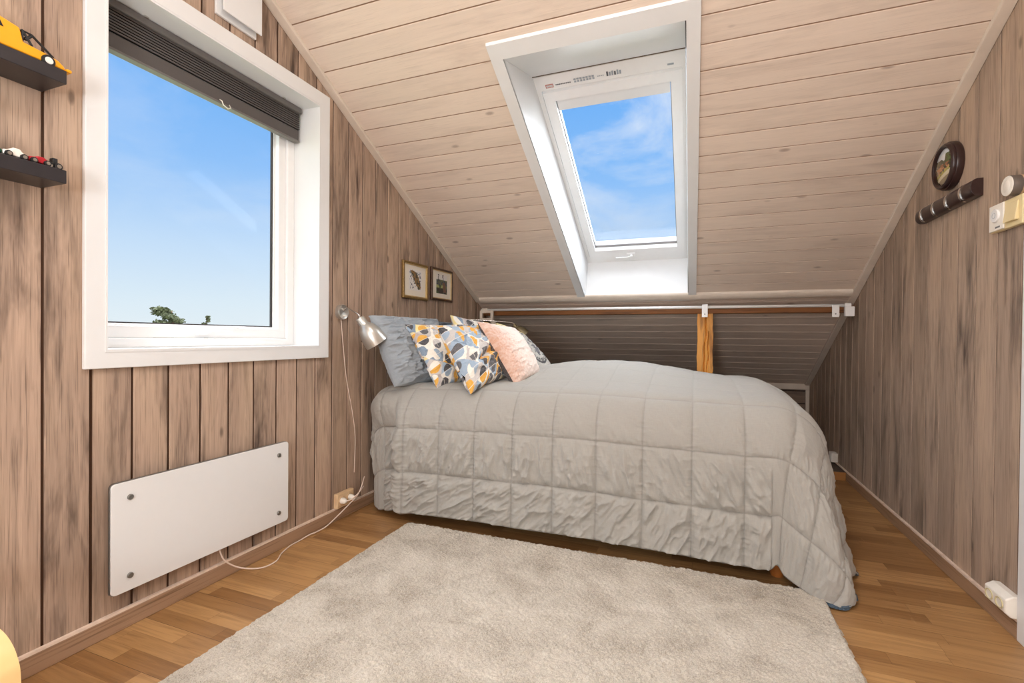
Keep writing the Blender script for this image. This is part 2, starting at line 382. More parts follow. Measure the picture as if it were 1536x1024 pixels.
# slope trims
def slope_strip(x0, x1, y0, y1, drop, name, n):
    m = MB(); y0v, y1v = Vector((0, y0, zc(y0))), Vector((0, y1, zc(y1))); d = -CN*drop
    m.prism([(x0, y0, zc(y0)), (x1, y0, zc(y0)), (x1, *(y0v+d)[1:]), (x0, *(y0v+d)[1:])], y1v - y0v); return struct(m, name, M_beige, bevel=.003)
slope_strip(.001, .046, RIDGE, 3.86, .020, 'trim_3', 3)
slope_strip(W-.044, W-.001, RIDGE, YK-.03, .020, 'trim_4', 4)
slope_strip(.001, .03, 3.99, YK-.03, .018, 'trim_5', 5)
mb = MB(); mb.box((.03, YK-.022, zc(YK)-.045), (W-.001, YK-.001, zc(YK)+.012)); struct(mb, 'trim_6', M_beige, bevel=.003)
mb = MB(); mb.box((W-.032, YK-.022, .06), (W-.001, YK-.001, zc(YK)-.046)); struct(mb, 'trim_7', M_beige, bevel=.003)
# rounded beige moulding along the foot of the slope
mb = MB(); prof = [(0, 0), (0, .035)] + [( .022*math.sin(a), .035 + .0*a - .035*(1-math.cos(a))*1.0) for a in [i*PI/2/6 for i in range(1, 7)]]
c0 = Vector((0, 3.855, zc(3.855)))
path = [c0 - CS*.022*0 + CS*(.045*math.cos(a)-.0) * -1 - CN*(.024*math.sin(a)) for a in [PI*i/10 for i in range(11)]]
mb.prism([(.042, p.y, p.z) for p in path], (W-.084, 0, 0)); struct(mb, 'trim_8', M_beige, smooth=2)

# door at the right, white casing seen at the frame's edge
mb = MB(); mb.box((W-.016, 2.035, 0), (W+.06, 2.098, DZ+.065)); mb.box((W-.016, 1.255, 0), (W+.06, 1.318, DZ+.065)); mb.box((W-.016, 1.318, DZ), (W+.06, 2.035, DZ+.065))
struct(mb, 'trim_9', M_white, bevel=.004)
dm = MB(); dm.box((W+.012, 1.322, .008), (W+.05, 2.031, DZ-.003)); dr = struct(dm, 'door_1', M_whiteg, bevel=.003)
hm = MB(); hm.tube([(W+.013, 1.38, .95), (W-.03, 1.38, .95), (W-.035, 1.39, .95), (W-.035, 1.50, .95)], .009); hm.lathe([(0, 0), (.024, 0), (.024, .006), (0, .006)], (W+.012, 1.38, .95), (-1, 0, 0)); hm.build('door_handle', M_nickel, dr, smooth=2)

# purlin and post (bare old timber)
PY = 3.925
mb = MB(); mb.box((.002, PY, 1.196), (W-.002, PY+.09, zc(PY+.09)-.002)); mb.build('purlin_beam', M_purlin, bevel=.004, label='rough orange-brown timber beam running below the ceiling slope behind the white rod', cat='beam')
pn = 60; V = []
mb = MB(); px0, px1, py0, py1 = 1.832, 1.942, PY+.001, PY+.088
nz = 90; ring = []
per = [(px0 + (px1-px0)*i/22, py0) for i in range(23)] + [(px1, py0 + (py1-py0)*i/6) for i in range(1, 7)] + [(px1 - (px1-px0)*i/6, py1) for i in range(1, 7)] + [(px0, py1 - (py1-py0)*i/6) for i in range(1, 6)]
for k in range(nz+1):
    z = -.0005 + (1.1945+.0005)*k/nz
    for i, (x, y) in enumerate(per):
        w = .0025*math.sin(z*23 + x*50) + .0012*math.sin(z*71+i)
        cc = 1.888 + .006*math.sin(z*13) + .004*math.sin(z*37+1)
        dpt = 0
        if y == py0:
            dpt = .016*math.exp(-((x-cc)/.004)**2) + (.012*math.exp(-((x-cc-.016-.01*math.sin(z*9))/.003)**2) if .75 < z < 1.05 else 0)
        ex = .004*max(0, math.sin(z*17+2))**4*(1 if i == 22 else 0)
        ring.append((x + (w if i in (0, 22) else 0) - ex, y + dpt + w*.3, z))
nper = len(per)
mb.add(ring, [(k*nper+i, k*nper+(i+1) % nper, (k+1)*nper+(i+1) % nper, (k+1)*nper+i) for k in range(nz) for i in range(nper)] + [tuple(range(nz*nper, (nz+1)*nper))])
mb.build('timber_post', M_post, smooth=2, label='cracked orange timber post standing behind the bed under the beam', cat='post')

# white rod and its brackets
rod = empty('clothes_rod', (1.4, 3.86, 1.245), 'long white metal rod running under the foot of the sloping ceiling', 'rod')
mb = MB(); mb.tube([(.05, 3.855, 1.240), (W-.07, 3.855, 1.240)], .011, 14); mb.build('tube', M_whiteg, rod, smooth=True)
def plate(x, w, z0, z1, nm):
    m = MB(); m.box((x-w/2, 3.838, z0), (x+w/2, 3.843, z1)); m.box((x-w/2, 3.838, z1-.004), (x+w/2, 3.868, z1))
    b = m.build('bracket', M_whiteg, rod, bevel=.001)
    s = MB(); s.lathe([(0, .003), (.004, .003), (.005, 0)], (x, 3.838, z0+.022), (0, -1, 0), 10); s.build('screw', M_grey, b); return b
b = plate(1.881, .040, 1.165, 1.262, 'm')
b = plate(2.71, .042, 1.160, 1.245, 'r')
m = MB(); m.frame((.105, 3.838, 1.19), (1,0,0), (0,0,1), (0,1,0), .062, .045, .022, .03); m.prism([(.167, 3.838, 1.15), (.20, 3.838, 1.115), (.165, 3.838, 1.112), (.13, 3.838, 1.146)], (0, .03, 0)); m.build('bracket', M_beige, rod, bevel=.002)
m = MB(); m.box((2.765, 3.838, 1.165), (2.82, 3.875, 1.232)); m.lathe([(.017, 0), (.017, .03), (.012, .035)], (2.80, 3.855, 1.24), (-1, 0, 0), 16); m.build('bracket', M_whiteg, rod, bevel=.004)
m = MB(); m.lathe([(.017, 0), (.017, .05), (.012, .055)], (.06, 3.855, 1.24), (1, 0, 0), 16); m.build('end_socket', M_beige, rod, smooth=2)

# ------------------------------------------------------------------ left window
wy0, wy1, wz0, wz1 = .992, 1.932, .950, 2.165
mb = MB(); cx = (.93+2.006)/2
hy, hz = (2.006-.93)/2, (2.243-.887)/2; cyy, czz = (2.006+.93)/2, (2.243+.887)/2
# casing as four mitred boards with a slim inner bead
def rect_frame(mb, x0, x1, oy0, oy1, oz0, oz1, iy0, iy1, iz0, iz1):
    vs = []
    for x in (x0, x1):
        vs += [(x, oy0, oz0), (x, oy1, oz0), (x, oy1, oz1), (x, oy0, oz1), (x, iy0, iz0), (x, iy1, iz0), (x, iy1, iz1), (x, iy0, iz1)]
    fs = []
    for i in range(4):
        j = (i+1) % 4
        fs += [(i, j, 4+j, 4+i), (8+i, 12+i, 12+j, 8+j), (i, 8+i, 8+j, j), (4+i, 4+j, 12+j, 12+i)]
    mb.add(vs, fs)
rect_frame(mb, .001, .018, .930, 2.006, .887, 2.243, wy0, wy1+.008, wz0-.006, wz1+.008)
win = struct(mb, 'window_1', M_white, bevel=.003)
mb = MB(); rect_frame(mb, -.185, .020, wy0-.006, wy1+.006, wz0-.010, wz1+.006, wy0, wy1, wz0, wz1); mb.build('reveal', M_white, win, kind='structure')
mb = MB(); rect_frame(mb, -.19, -.145, wy0, wy1, wz0, wz1, wy0+.045, wy1-.045, wz0+.035, wz1-.045); mb.build('frame', M_whiteg, win, bevel=.004, kind='structure')
mb = MB(); rect_frame(mb, -.185, -.158, wy0+.046, wy1-.046, wz0+.036, wz1-.046, wy0+.095, wy1-.090, wz0+.082, wz1-.095)
rect_frame(mb, -.192, -.180, wy0+.088, wy1-.083, wz0+.075, wz1-.088, wy0+.104, wy1-.100, wz0+.091, wz1-.104); sash = mb.build('sash', M_whiteg, win, bevel=.003, kind='structure')
mb = MB(); rect_frame(mb, -.198, -.186, wy0+.100, wy1-.096, wz0+.087, wz1-.1, wy0+.108, wy1-.105, wz0+.096, wz1-.11); mb.build('gasket', M_blinds, win, kind='structure')
mb = MB(); mb.box((-.196, wy0+.1, wz0+.09), (-.192, wy1-.098, wz1-.1)); mb.build('glass', M_glass, win, kind='structure')
mb = MB(); mb.obox((-.148, 1.44, 1.007), ((0,1,0),(0,0,1),(1,0,0)), (.028, .010, .008)); mb.tube([(-.138, 1.445, 1.010), (-.118, 1.46, 1.018), (-.112, 1.49, 1.03), (-.112, 1.58, 1.034)], [.008, .008, .007, .006], 10)
mb.build('window_handle', M_whiteg, win, smooth=2, kind='structure')
# pleated blind
bl = empty('pleated_blind', (-.11, 1.46, 2.15), 'charcoal pleated blind drawn up at the top of the left window', 'blind')
mb = MB(); mb.box((-.135, wy0+.012, 2.135), (-.085, wy1-.014, 2.163)); mb.build('head_rail', M_rail, bl, bevel=.004)
mb = MB(); pts = [];  zt = 2.135; npl = 8; ph = .0105
for i in range(npl): z_ = zt - i*ph; pts += [(-.097, z_), (-.095, z_ - .0032), (-.097, z_ - .0068), (-.108, z_ - .0072)]
pts.append((-.097, zt - npl*ph)); vs = [(x, y, z) for y in (wy0+.014, wy1-.018) for x, z in pts]; n = len(pts)
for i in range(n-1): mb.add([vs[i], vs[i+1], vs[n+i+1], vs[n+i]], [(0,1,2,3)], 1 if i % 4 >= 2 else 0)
mb.build('pleats', [M_blind, simple('pleat_crease_shade', '1E1B1B', .9)], bl)  # darker second material puts the crease shade into the fabric colour
zb_ = pts[-1][1]
mb = MB(); mb.box((-.128, wy0+.014, 1.998), (-.100, wy1-.018, zb_)); mb.build('folded_skirt', M_blind, bl, bevel=.003)
mb = MB(); mb.box((-.131, wy0+.012, 1.990), (-.097, wy1-.016, 1.999)); mb.build('bottom_rail', M_rail, bl, bevel=.002)
mb = MB(); mb.tube([(-.094, 1.47, 2.003), (-.080, 1.47, 1.995), (-.078, 1.475, 1.98), (-.082, 1.50, 1.975), (-.084, 1.515, 1.985), (-.094, 1.515, 2.0)], .0022, 8); mb.build('pull_clip', M_pvc, bl, smooth=True)
for y in (1.17, 1.80):
    mb = MB(); mb.box((-.098, y-.008, 2.158), (-.078, y+.008, 2.166)); mb.build('mounting_clip', M_chrome, bl, bevel=.001)

# ------------------------------------------------------------------ skylight
def SP(x, y, o): return Vector((x, y, zc(y) + o))
def quadring(mb, O, I):                        # 4 outer and 4 inner corner points -> faces
    mb.add([*O, *I], [(i, (i+1) % 4, 4+(i+1) % 4, 4+i) for i in range(4)])
mb = MB()
ox0, ox1, oy0_, oy1_ = .922, 1.820, 1.965, 3.885; ix0, ix1, iy0_, iy1_ = .980, 1.765, 2.030, 3.845
def rect(x0, x1, y0, y1, o): return [SP(x0, y0, o), SP(x1, y0, o), SP(x1, y1, o), SP(x0, y1, o)]
dn = -.014/CN.z
A, B = rect(ox0, ox1, oy0_, oy1_, -.001), rect(ox0, ox1, oy0_, oy1_, dn); C_, D_ = rect(ix0, ix1, iy0_, iy1_, -.001), rect(ix0, ix1, iy0_, iy1_, dn)
quadring(mb, A, B); quadring(mb, B, D_); quadring(mb, D_, C_); quadring(mb, C_, A)
sky = struct(mb, 'window_2', M_white)
OF = .31
mb = MB(); In = rect(ix0+.004, ix1-.004, iy0_+.003, iy1_-.003, -.012)
fx0, fx1, fy0, fy1 = .990, 1.760, 2.452, 3.925
Out = [SP(fx0, fy0, OF+.02), SP(fx1, fy0, OF+.02), SP(fx1, fy1-.03, OF+.02), SP(fx0, fy1-.03, OF+.02)]
quadring(mb, In, Out); mb.build('lining', M_white, sky, kind='structure')
def sframe(x0, x1, y0, y1, wx, wy_t, wy_b, o0, o1, name, mat):
    m = MB(); A, B = rect(x0, x1, y0, y1, o0), rect(x0, x1, y0, y1, o1); Ci, Di = rect(x0+wx, x1-wx, y0+wy_t, y1-wy_b, o0), rect(x0+wx, x1-wx, y0+wy_t, y1-wy_b, o1)
    quadring(m, A, B); quadring(m, B, Di); quadring(m, Di, Ci); quadring(m, Ci, A); return m.build(name, mat, sky, bevel=.003, kind='structure')
sframe(fx0-.02, fx1+.02, fy0-.02, fy1+.005, .044, .074, .095, OF, OF+.10, 'frame', M_whiteg)
sframe(1.020, 1.740, 2.512, 3.835, .056, .050, .085, OF-.008, OF+.07, 'sash', M_whiteg)
sframe(1.074, 1.686, 2.562, 3.755, .006, .006, .006, OF+.018, OF+.035, 'gasket', M_rail)
m = MB(); A = rect(1.072, 1.688, 2.56, 3.76, OF+.03); B = [p + Vector((0,0,.006)) for p in A]
m.add(A+B, [(0,1,2,3), (7,6,5,4), (0,1,5,4), (1,2,6,5), (2,3,7,6), (3,0,4,7)]); m.build('glass', M_glass, sky, kind='structure')
m = MB(); A = rect(1.082, 1.678, 2.562, 2.628, OF+.004); B = [p + Vector((0,0,.02)) for p in A]
m.add(A+B, [(0,1,2,3), (7,6,5,4), (0,1,5,4), (1,2,6,5), (2,3,7,6), (3,0,4,7)])
rb = m.build('roller_blind', M_white, None, bevel=.002, label='narrow white roller blind rolled up at the top of the skylight', cat='blind')
# handle
hc = SP(1.345, 3.80, OF-.008)
m = MB(); m.obox(hc - CN*.006, ((1,0,0), CS, CN), (.030, .016, .007)); m.lathe([(.0, .0), (.013, 0), (.011, .018), (0, .02)], hc - CN*.010, -CN, 16)
m.tube([hc - CN*.026, hc - CN*.028 - Vector((.03,0,0)) + CS*.006, hc - CN*.028 - Vector((.115, 0, 0)) + CS*.008], .0065, 10); m.build('window_handle', M_whiteg, sky, smooth=2, kind='structure')
# frame label strip: small marks (red outlined badge, dark text lines, silver grey blocks)
def mark(u0, u1, w0, w1, mat, name='label_print'):   # on the frame's top bar
    m = MB(); y = lambda w: fy0 - .005 + w
    A = [SP(u0, y(w0), OF-.001), SP(u1, y(w0), OF-.001), SP(u1, y(w1), OF-.001), SP(u0, y(w1), OF-.001)]; B = [p - CN*.0008 for p in A]
    m.add(A+B, [(0,3,2,1), (4,5,6,7), (0,1,5,4), (1,2,6,5), (2,3,7,6), (3,0,4,7)]); return m.build(name, mat, sky, kind='structure')
M_redp = simple('red_print', 'C8705F', .5); M_greyp = simple('grey_print', '9FA8B0', .5); M_darkp = simple('dark_print', '5D6064', .5)
mark(1.045, 1.088, .028, .046, M_redp, 'badge'); mark(1.0485, 1.0845, .031, .043, M_white, 'badge_face')
for k in range(9): mark(1.100+k*.0095, 1.107+k*.0095, .034, .039, M_darkp)
for k in range(7): mark(1.200+k*.016, 1.212+k*.016, .022, .030, M_greyp); mark(1.202+k*.016, 1.213+k*.016, .033, .042, M_greyp)
for k in range(4): mark(1.325+k*.009, 1.331+k*.009, .030, .034, M_greyp)
for k in range(6): mark(1.372+k*.013, 1.381+k*.013, .018+.004*(k % 2), .040, M_greyp if k % 3 else M_darkp)
mark(1.67, 1.70, .034, .042, M_greyp)

# ------------------------------------------------------------------ wall things, left side
# heater
ht = empty('panel_heater', (.05, 1.35, .33), 'white glass panel heater mounted low on the wall under the window', 'heater')
def rrect(y0, y1, z0, z1, r, n=6):
    pts = []
    for cy, cz, a0 in ((y1-r, z0+r, -90), (y1-r, z1-r, 0), (y0+r, z1-r, 90), (y0+r, z0+r, 180)):
        for i in range(n+1): a = math.radians(a0 + 90*i/n); pts.append((cy + r*math.cos(a), cz + r*math.sin(a)))
    return pts
Hs = 1/1.1
hy0, hy1, hz0, hz1 = .988, 1.713, .1415, .508
m = MB(); m.prism([(.040, y, z) for y, z in rrect(hy0, hy1, hz0, hz1, .014)], (.008, 0, 0)); m.build('glass_panel', simple('white_glass', 'E4E4E3', .07, var=.005), ht, bevel=.0015)
m = MB(); m.prism([(.0335, y, z) for y, z in rrect(hy0-.002, hy1+.002, hz0-.002, hz1+.002, .015)], (.0065, 0, 0)); m.build('rim', M_grey, ht)
m = MB(); m.box((.002, hy0+.12, hz0+.06), (.0335, hy1-.12, hz1-.06)); m.build('mounting_box', M_whiteg, ht, bevel=.004)
for y, z in ((1.043, .455), (1.043, .192), (1.658, .455), (1.658, .192)):
    m = MB(); m.lathe([(.0, .006), (.008, .006), (.0095, .004), (.0095, 0)], (.048, y, z), (1, 0, 0), 20); m.build('fixing_cap', M_grey, ht, smooth=2)
# outlet and plugs, left
def dsocket(name, loc, axu, axn, n_sock, w, h, mat, label, plugs=0, d=.028, cat='socket', flare=False):
    """surface socket; axu along the wall, axn out of the wall"""
    o = empty(name, loc, label, cat); U = Vector(axu); N = Vector(axn); c = Vector(loc); Zu = Vector((0,0,1))
    m = MB(); m.obox(c + N*d/2, (U, Zu, N), (w/2, h/2, d/2)); m.build('housing', mat, o, bevel=.006, seg=3)
    for k in range(n_sock):
        cc = c + U*((k - (n_sock-1)/2)*w/n_sock*.95) + N*d
        m = MB(); R = min(w/n_sock, h)*.40; m.lathe([(R, 0), (R, .003), (R*.88, .003), (R*.86, -.012), (0, -.012)], cc, N, 24)
        s = m.build('socket_well', mat, o, smooth=2)
        m = MB()
        for q in (-1, 1): m.lathe([(.0028, -.0113), (.0, -.0112)], cc + U*q*.0095, N, 10)
        m.build('pin_hole', M_rubber, s)
    return o
o = dsocket('wall_socket', (.0, 2.135, .106), (0,1,0), (1,0,0), 2, .135, .080, M_tan, 'beige double wall socket above the left skirting with plugs in it')
for yy, nm in ((2.10, 0), (2.165, 1)):
    pl = empty('power_plug', (.04, yy, .106), ['white plug of the heater cord in the left beige socket', 'white plug of the lamp cord in the left beige socket beside the quilt'][nm], 'plug')
    m = MB(); m.lathe([(0, -.008), (.016, -.008), (.017, .004), (.014, .018), (.007, .026), (0, .027)], (.034, yy, .106), (1, 0, .0), 20); m.build('plug_body', M_pvc, pl, smooth=2)
    m = MB()
    if nm == 0: path = [(.058, 2.10, .106), (.078, 2.115, .112), (.09, 2.16, .135), (.085, 2.21, .16)]
    else: path = [(.058, 2.165, .106), (.076, 2.18, .125), (.072, 2.215, .165), (.06, 2.25, .20)]
    m.tube(path, .0028, 8); m.build('cord_end', M_cable, pl, smooth=True)
def spline(pts, n=10):
    P = [Vector(p) for p in pts]; P = [2*P[0]-P[1]] + P + [2*P[-1]-P[-2]]; out = []
    for i in range(1, len(P)-2):
        for k in range(n):
            t = k/n; a, b, c, d = P[i-1], P[i], P[i+1], P[i+2]
            out.append(.5*((2*b) + (c-a)*t + (2*a-5*b+4*c-d)*t*t + (3*b-a-3*c+d)*t**3))
    out.append(P[-2]); return out
m = MB(); m.tube(spline([(.030, 1.36, .20), (.032, 1.377, .145), (.034, 1.40, .085), (.045, 1.46, .030), (.085, 1.53, .004), (.095, 1.60, .004), (.055, 1.67, .004), (.030, 1.745, .004), (.028, 1.80, .005), (.034, 1.86, .012), (.040, 1.90, .012), (.05, 1.96, .02), (.060, 2.03, .05), (.07, 2.10, .085), (.075, 2.18, .12)], 8), .0030, 8)
m.build('heater_cord', M_cable, smooth=True, label='pale pinkish cord running from the white heater over the skirting and floor to the socket', cat='cord')
# reading lamps
def lamp(name, base, tip, aim, label, mat, R=.034, shade=.95, cordz=.2, cord=True):
    o = empty(name, base, label, 'lamp'); b = Vector(base); t = Vector(tip); a = Vector(aim).normalized()
    m = MB(); m.lathe([(0, 0), (R, 0), (R, .020), (R*.93, .026), (R*.86, .024), (0, .022)], b, (1,0,0), 36); bo = m.build('wall_base', mat, o, smooth=2)
    m = MB(); m.lathe([(0, .036), (.005, .036), (.006, .022)], b + Vector((0, .006, -.019)), (1,0,0), 12); m.build('switch', M_pvc, bo, smooth=2)
    m = MB(); m.tube(spline([b + Vector((.022, 0, .010)), b + Vector((.042, .004, .024)), b.lerp(t, .5) + Vector((.012, 0, .026)), t - a*.012 + Vector((0,0,.010)), t]), .0042, 10); m.build('gooseneck_arm', M_chrome, o, smooth=True)
    s = shade; m = MB(); m.lathe([(0, -.004), (.017*s, -.002), (.019*s, .004), (.019*s, .030*s), (.022*s, .034*s), (.036*s, .050*s), (.046*s, .080*s), (.050*s, .110*s), (.051*s, .128*s), (.0495*s, .128*s), (.047*s, .108*s), (.034*s, .052*s), (.01*s, .04*s), (0, .04*s)], t, a, 40)
    sh = m.build('lamp_shade', mat, o, smooth=2)
    m = MB(); m.lathe([(.0, .040*s), (.014*s, .042*s), (.020*s, .062*s), (.016*s, .085*s), (0, .094*s)], t, a, 20); m.build('bulb', simple('unlit_bulb' , '8A8781', .3), sh, smooth=True)
    for k in range(2): pass
    if cord:
        m = MB(); m.tube(spline([b + Vector((.006, .0, -R)), b + Vector((.006, .018, -.18)), b + Vector((.006, .045, -.36)), b + Vector((.006, .095, -.55)), b + Vector((.008, .12, -.70)), b + Vector((.02, .10, -.9))]), .0022, 8); m.build('lamp_cord', M_cable, o, smooth=True)
    return o
lamp('reading_lamp', (.0, 2.112, 1.130), (.125, 2.118, 1.097), (.38, .42, -.82), 'silver reading lamp with a bell shade on the wall beside the window', M_nickel2, R=.041, shade=1.28)
lamp('reading_lamp', (.0, 3.58, 1.12), (.40, 3.74, 1.105), (.62, .22, -.62), 'dull silver reading lamp half hidden behind the cushions by the beam', simple('dull_pewter', '8E8468', .45, .8), cord=False, shade=1.0)
# framed pictures
def painting(seed, kind):
    n = 40; u, v = np.meshgrid(np.linspace(0, 1, n), np.linspace(0, 1, n)); out = np.zeros((n, n, 3))
    a = fbm(u*6, v*6, seed); b = fbm(u*14, v*14, seed+5); c_ = fbm(u*9+3, v*9, seed+9)
    pal = [srgb(c) for c in ('E5E1DC', '8C97A3', '3D3630', '8F6D45', '6D7150', '494B5C')]
    for i in range(n):
        for j in range(n):
            U, Vv = u[i, j], v[i, j]
            if kind == 0:
                d = abs((U-.25) - (1-Vv)*.75) ; c = pal[0]
                if Vv > .78 and b[i, j] > .42: c = pal[1]
                if d < .22 + .15*(a[i, j]-.5): c = pal[3] if b[i, j] > .5 else (pal[2] if b[i, j] < .42 else pal[4])
                elif b[i, j] > .62: c = pal[5]
                e = min(U, 1-U, Vv, 1-Vv)
                if e < .10*c_[i, j]*1.6: c = pal[0]
            else:
                c = pal[0]
                if Vv < .72: c = pal[5] if b[i, j] > .5 else pal[4]
                if Vv < .45 and U < .6: c = srgb('4F5B3A') if a[i, j] > .45 else srgb('A8AB72')
                if Vv < .3 and a[i, j] < .5: c = pal[2]
                if abs(U-.2) < .05 and Vv > .6 or abs(U-.6) < .06 and Vv > .6: c = pal[2] if b[i, j] > .4 else c
                if Vv > .1 and abs(U-.8+.2*Vv) < .12 and Vv < .6: c = srgb('7A5A48')
            out[i, j] = c
    return u, v, out
M_paint = NT('watercolour_print'); _a = M_paint.n('VertexColor'); _a.layer_name = 'pattern'; M_paint = M_paint.set(_a.outputs[0], .7)
def framed(name, y0, y1, z0, z1, label, fm, kind, tilt=0):
    cy, cz = (y0+y1)/2, (z0+z1)/2; o = empty(name, (.0, cy, cz), label, 'picture', )
    w, fw = (y1-y0)/2, .016; h = (z1-z0)/2
    m = MB(); rect_frame(m, .002, .020, y0, y1, z0, z1, y0+fw, y1-fw, z0+fw, z1-fw); m.build('frame', fm, o, bevel=.004)
    m = MB(); rect_frame(m, .006, .016, y0+fw-.001, y1-fw+.001, z0+fw-.001, z1-fw+.001, y0+fw+.006, y1-fw-.006, z0+fw+.006, z1-fw-.006); m.build('inner_slip', M_slip, o)
    m = MB(); m.box((.004, y0+fw, z0+fw), (.009, y1-fw, z1-fw)); m.build('mount', M_mat, o)
    u, v, c = painting(11 + kind*7, kind); pw = .082; ph = .072; V = np.stack([np.full_like(u, .0096), cy - pw + 2*pw*u, cz + .006 - ph + 2*ph*v], -1)
    grid_obj('print', V, M_paint, o, col=c); return o
framed('framed_picture', 2.690, 3.005, 1.257, 1.508, 'ivory-matted picture in a gold-brown frame, left one of the pair above the pillows', M_gold, 0)
framed('framed_picture', 3.055, 3.380, 1.272, 1.515, 'ivory-matted picture in a dark brown frame, right one of the pair nearest the slope', M_brnf, 1)
# ventilation cover
vt = empty('vent_cover', (.0, 1.47, 2.40), 'white square ventilation cover high on the gable wall above the window', 'vent')
m = MB(); m.box((.001, 1.372, 2.285), (.012, 1.560, 2.475)); m.build('base_plate', M_white, vt, bevel=.002)
m = MB(); m.box((.032, 1.385, 2.300), (.038, 1.566, 2.480)); m.build('cover_plate', M_white, vt, bevel=.002)
m = MB(); m.box((.012, 1.42, 2.33), (.032, 1.53, 2.44)); m.build('spacer', M_white, vt)
# wall shelves
for zt_, lab in ((1.749, 'black floating shelf on the left wall, upper of two, carrying a yellow toy car'), (1.466, 'black floating shelf on the left wall, lower of two, carrying small toy vehicles')):
    m = MB(); m.box((.001, .36, zt_-.038), (.124, .831, zt_)); m.build('wall_shelf', M_black, bevel=.002, label=lab, cat='shelf', group='floating shelves')
def wheel(o, c, r, w=.012, mat=None, axis=(1,0,0), cap=None):
    m = MB(); m.lathe([(0, -w/2), (r*.9, -w/2), (r, -w*.35), (r, w*.35), (r*.9, w/2), (0, w/2)], c, axis, 24); wh = m.build('wheel', M_rubber, o, smooth=2)
    m = MB(); m.lathe([(r*.62, w/2+.0005), (r*.55, w/2+.002), (0, w/2+.002)], c, axis, 20); m.build('hubcap', cap or M_nickel, wh, smooth=2)
# yellow pickup-like car with black roll bars; nose towards the window
tz = 1.749
car = empty('toy_car', (.066, .69, tz), 'yellow toy pickup with black roll bars on the upper black shelf', 'toy car')
m = MB(); side = [(.55, .010), (.55, .046), (.59, .054), (.615, .082), (.70, .082), (.738, .074), (.746, .040), (.79, .036), (.822, .030), (.838, .018), (.838, .010)]
m.prism([(.030, y, tz+z) for y, z in side], (.072, 0, 0)); m.build('body', M_yellow, car, bevel=.006, seg=3)
m = MB(); m.box((.050, .836, tz+.004), (.112, .850, tz+.014)) ; m.build('bumper', M_yellow, car, bevel=.004)
m = MB()
for x in (.038, .096):
    for p in ([(x, .745, tz+.036), (x, .746, tz+.072), (x, .765, tz+.070), (x, .812, tz+.034)], [(x, .747, tz+.070), (x, .766, tz+.040)], [(x, .766, tz+.068), (x, .752, tz+.050)]): m.tube(p, .0032, 8)
for y, z in ((.746, .072), (.766, .069), (.812, .034)): m.tube([(.038, y, tz+z), (.096, y, tz+z)], .0032, 8)
m.build('roll_bar', M_rubber, car, smooth=2)
for y in (.622, .798):
    for x in (.034, .102): wheel(car, (x, y, tz+.0160), .0155, cap=M_pvc)
m = MB(); m.prism([(.029, y, tz+z) for y, z in ((.60, .056), (.620, .077), (.695, .077), (.705, .056))], (.074, 0, 0)); m.build('window_glass', simple('tinted_toy_glass', '1A1F24', .1), car)
# lower shelf: three little vehicles
tz = 1.466
def mini(y, mat, ln, label, ht_=.03, cab=.4):
    o = empty('toy_car', (.06, y, tz), label, 'toy car'); h = ln/2
    s = [(-h, .006), (-h, .018), (-h*cab, .020), (-h*cab*.6, ht_), (h*.35, ht_), (h*.55, .020), (h, .016), (h, .006)]
    m = MB(); m.prism([(.070, y+a, tz+b) for a, b in s], (.040, 0, 0)); m.build('body', mat, o, bevel=.003)
    for yy in (-h*.6, h*.6):
        for x in (.068, .112): wheel(o, (x, y+yy, tz+.0085), .008, .008)
    return o
mini(.650, M_green, .10, 'dark green toy car on the lower black shelf, nearest the picture edge', .042)
mini(.727, M_pvc, .052, 'cream toy car on the lower black shelf between the green and red toys', .028)
mini(.778, M_red, .048, 'small red toy car on the lower black shelf', .024)
o = empty('toy_tractor', (.09, .812, tz), 'tiny black and silver toy tractor at the end of the lower shelf', 'toy tractor')
m = MB(); m.box((.075, .800, tz+.008), (.102, .824, tz+.020)); m.box((.08, .811, tz+.020), (.098, .823, tz+.034)); m.build('body', M_rubber, o, bevel=.002)
for y, r in ((.801, .007), (.820, .0095)):
    for x in (.072, .106): wheel(o, (x, y, tz+r), r, .007)
# bentwood armchair at the frame's left edge: only the front bend of one arm reaches into the photo
st = empty('armchair', (.45, .30, 0), 'light birch bentwood armchair whose curved arm shows at the bottom left corner', 'chair')
def bent(y0, y1):
    pth = spline([(.16, 0, 0), (.14, 0, .20), (.15, 0, .41), (.185, 0, .437), (.30, 0, .440), (.52, 0, .440), (.578, 0, .434), (.615, 0, .421), (.640, 0, .395), (.650, 0, .355), (.656, 0, .20), (.662, 0, .0)], 6)
    m = MB(); vs = []; n = len(pth)
    for i, p in enumerate(pth):
        t = (pth[min(i+1, n-1)] - pth[max(i-1, 0)]).normalized(); nn = Vector((t.z, 0, -t.x)).normalized()
        for y, sgn in ((y0, -1), (y1, -1), (y1, 1), (y0, 1)): q = p + nn*sgn*-.009; vs.append((q.x, y, max(q.z, 0)))
    m.add(vs, [(i*4+k, i*4+(k+1) % 4, i*4+4+(k+1) % 4, i*4+4+k) for i in range(n-1) for k in range(4)] + [(0,1,2,3), ((n-1)*4+3, (n-1)*4+2, (n-1)*4+1, (n-1)*4)])
    return m
for y0 in (.435, .065): bent(y0, y0+.065).build('bent_side_frame', M_birch, st, smooth=2, bevel=.002)
m = MB(); m.prism([(.60, .13, .26), (.60, .13, .285), (.20, .13, .245), (.20, .13, .22)], (0, .305, 0)); m.build('seat', M_birch, st, bevel=.006)
m = MB(); m.prism([(.20, .13, .24), (.225, .13, .24), (.14, .13, .62), (.12, .13, .62)], (0, .305, 0)); m.build('backrest', M_birch, st, bevel=.006)
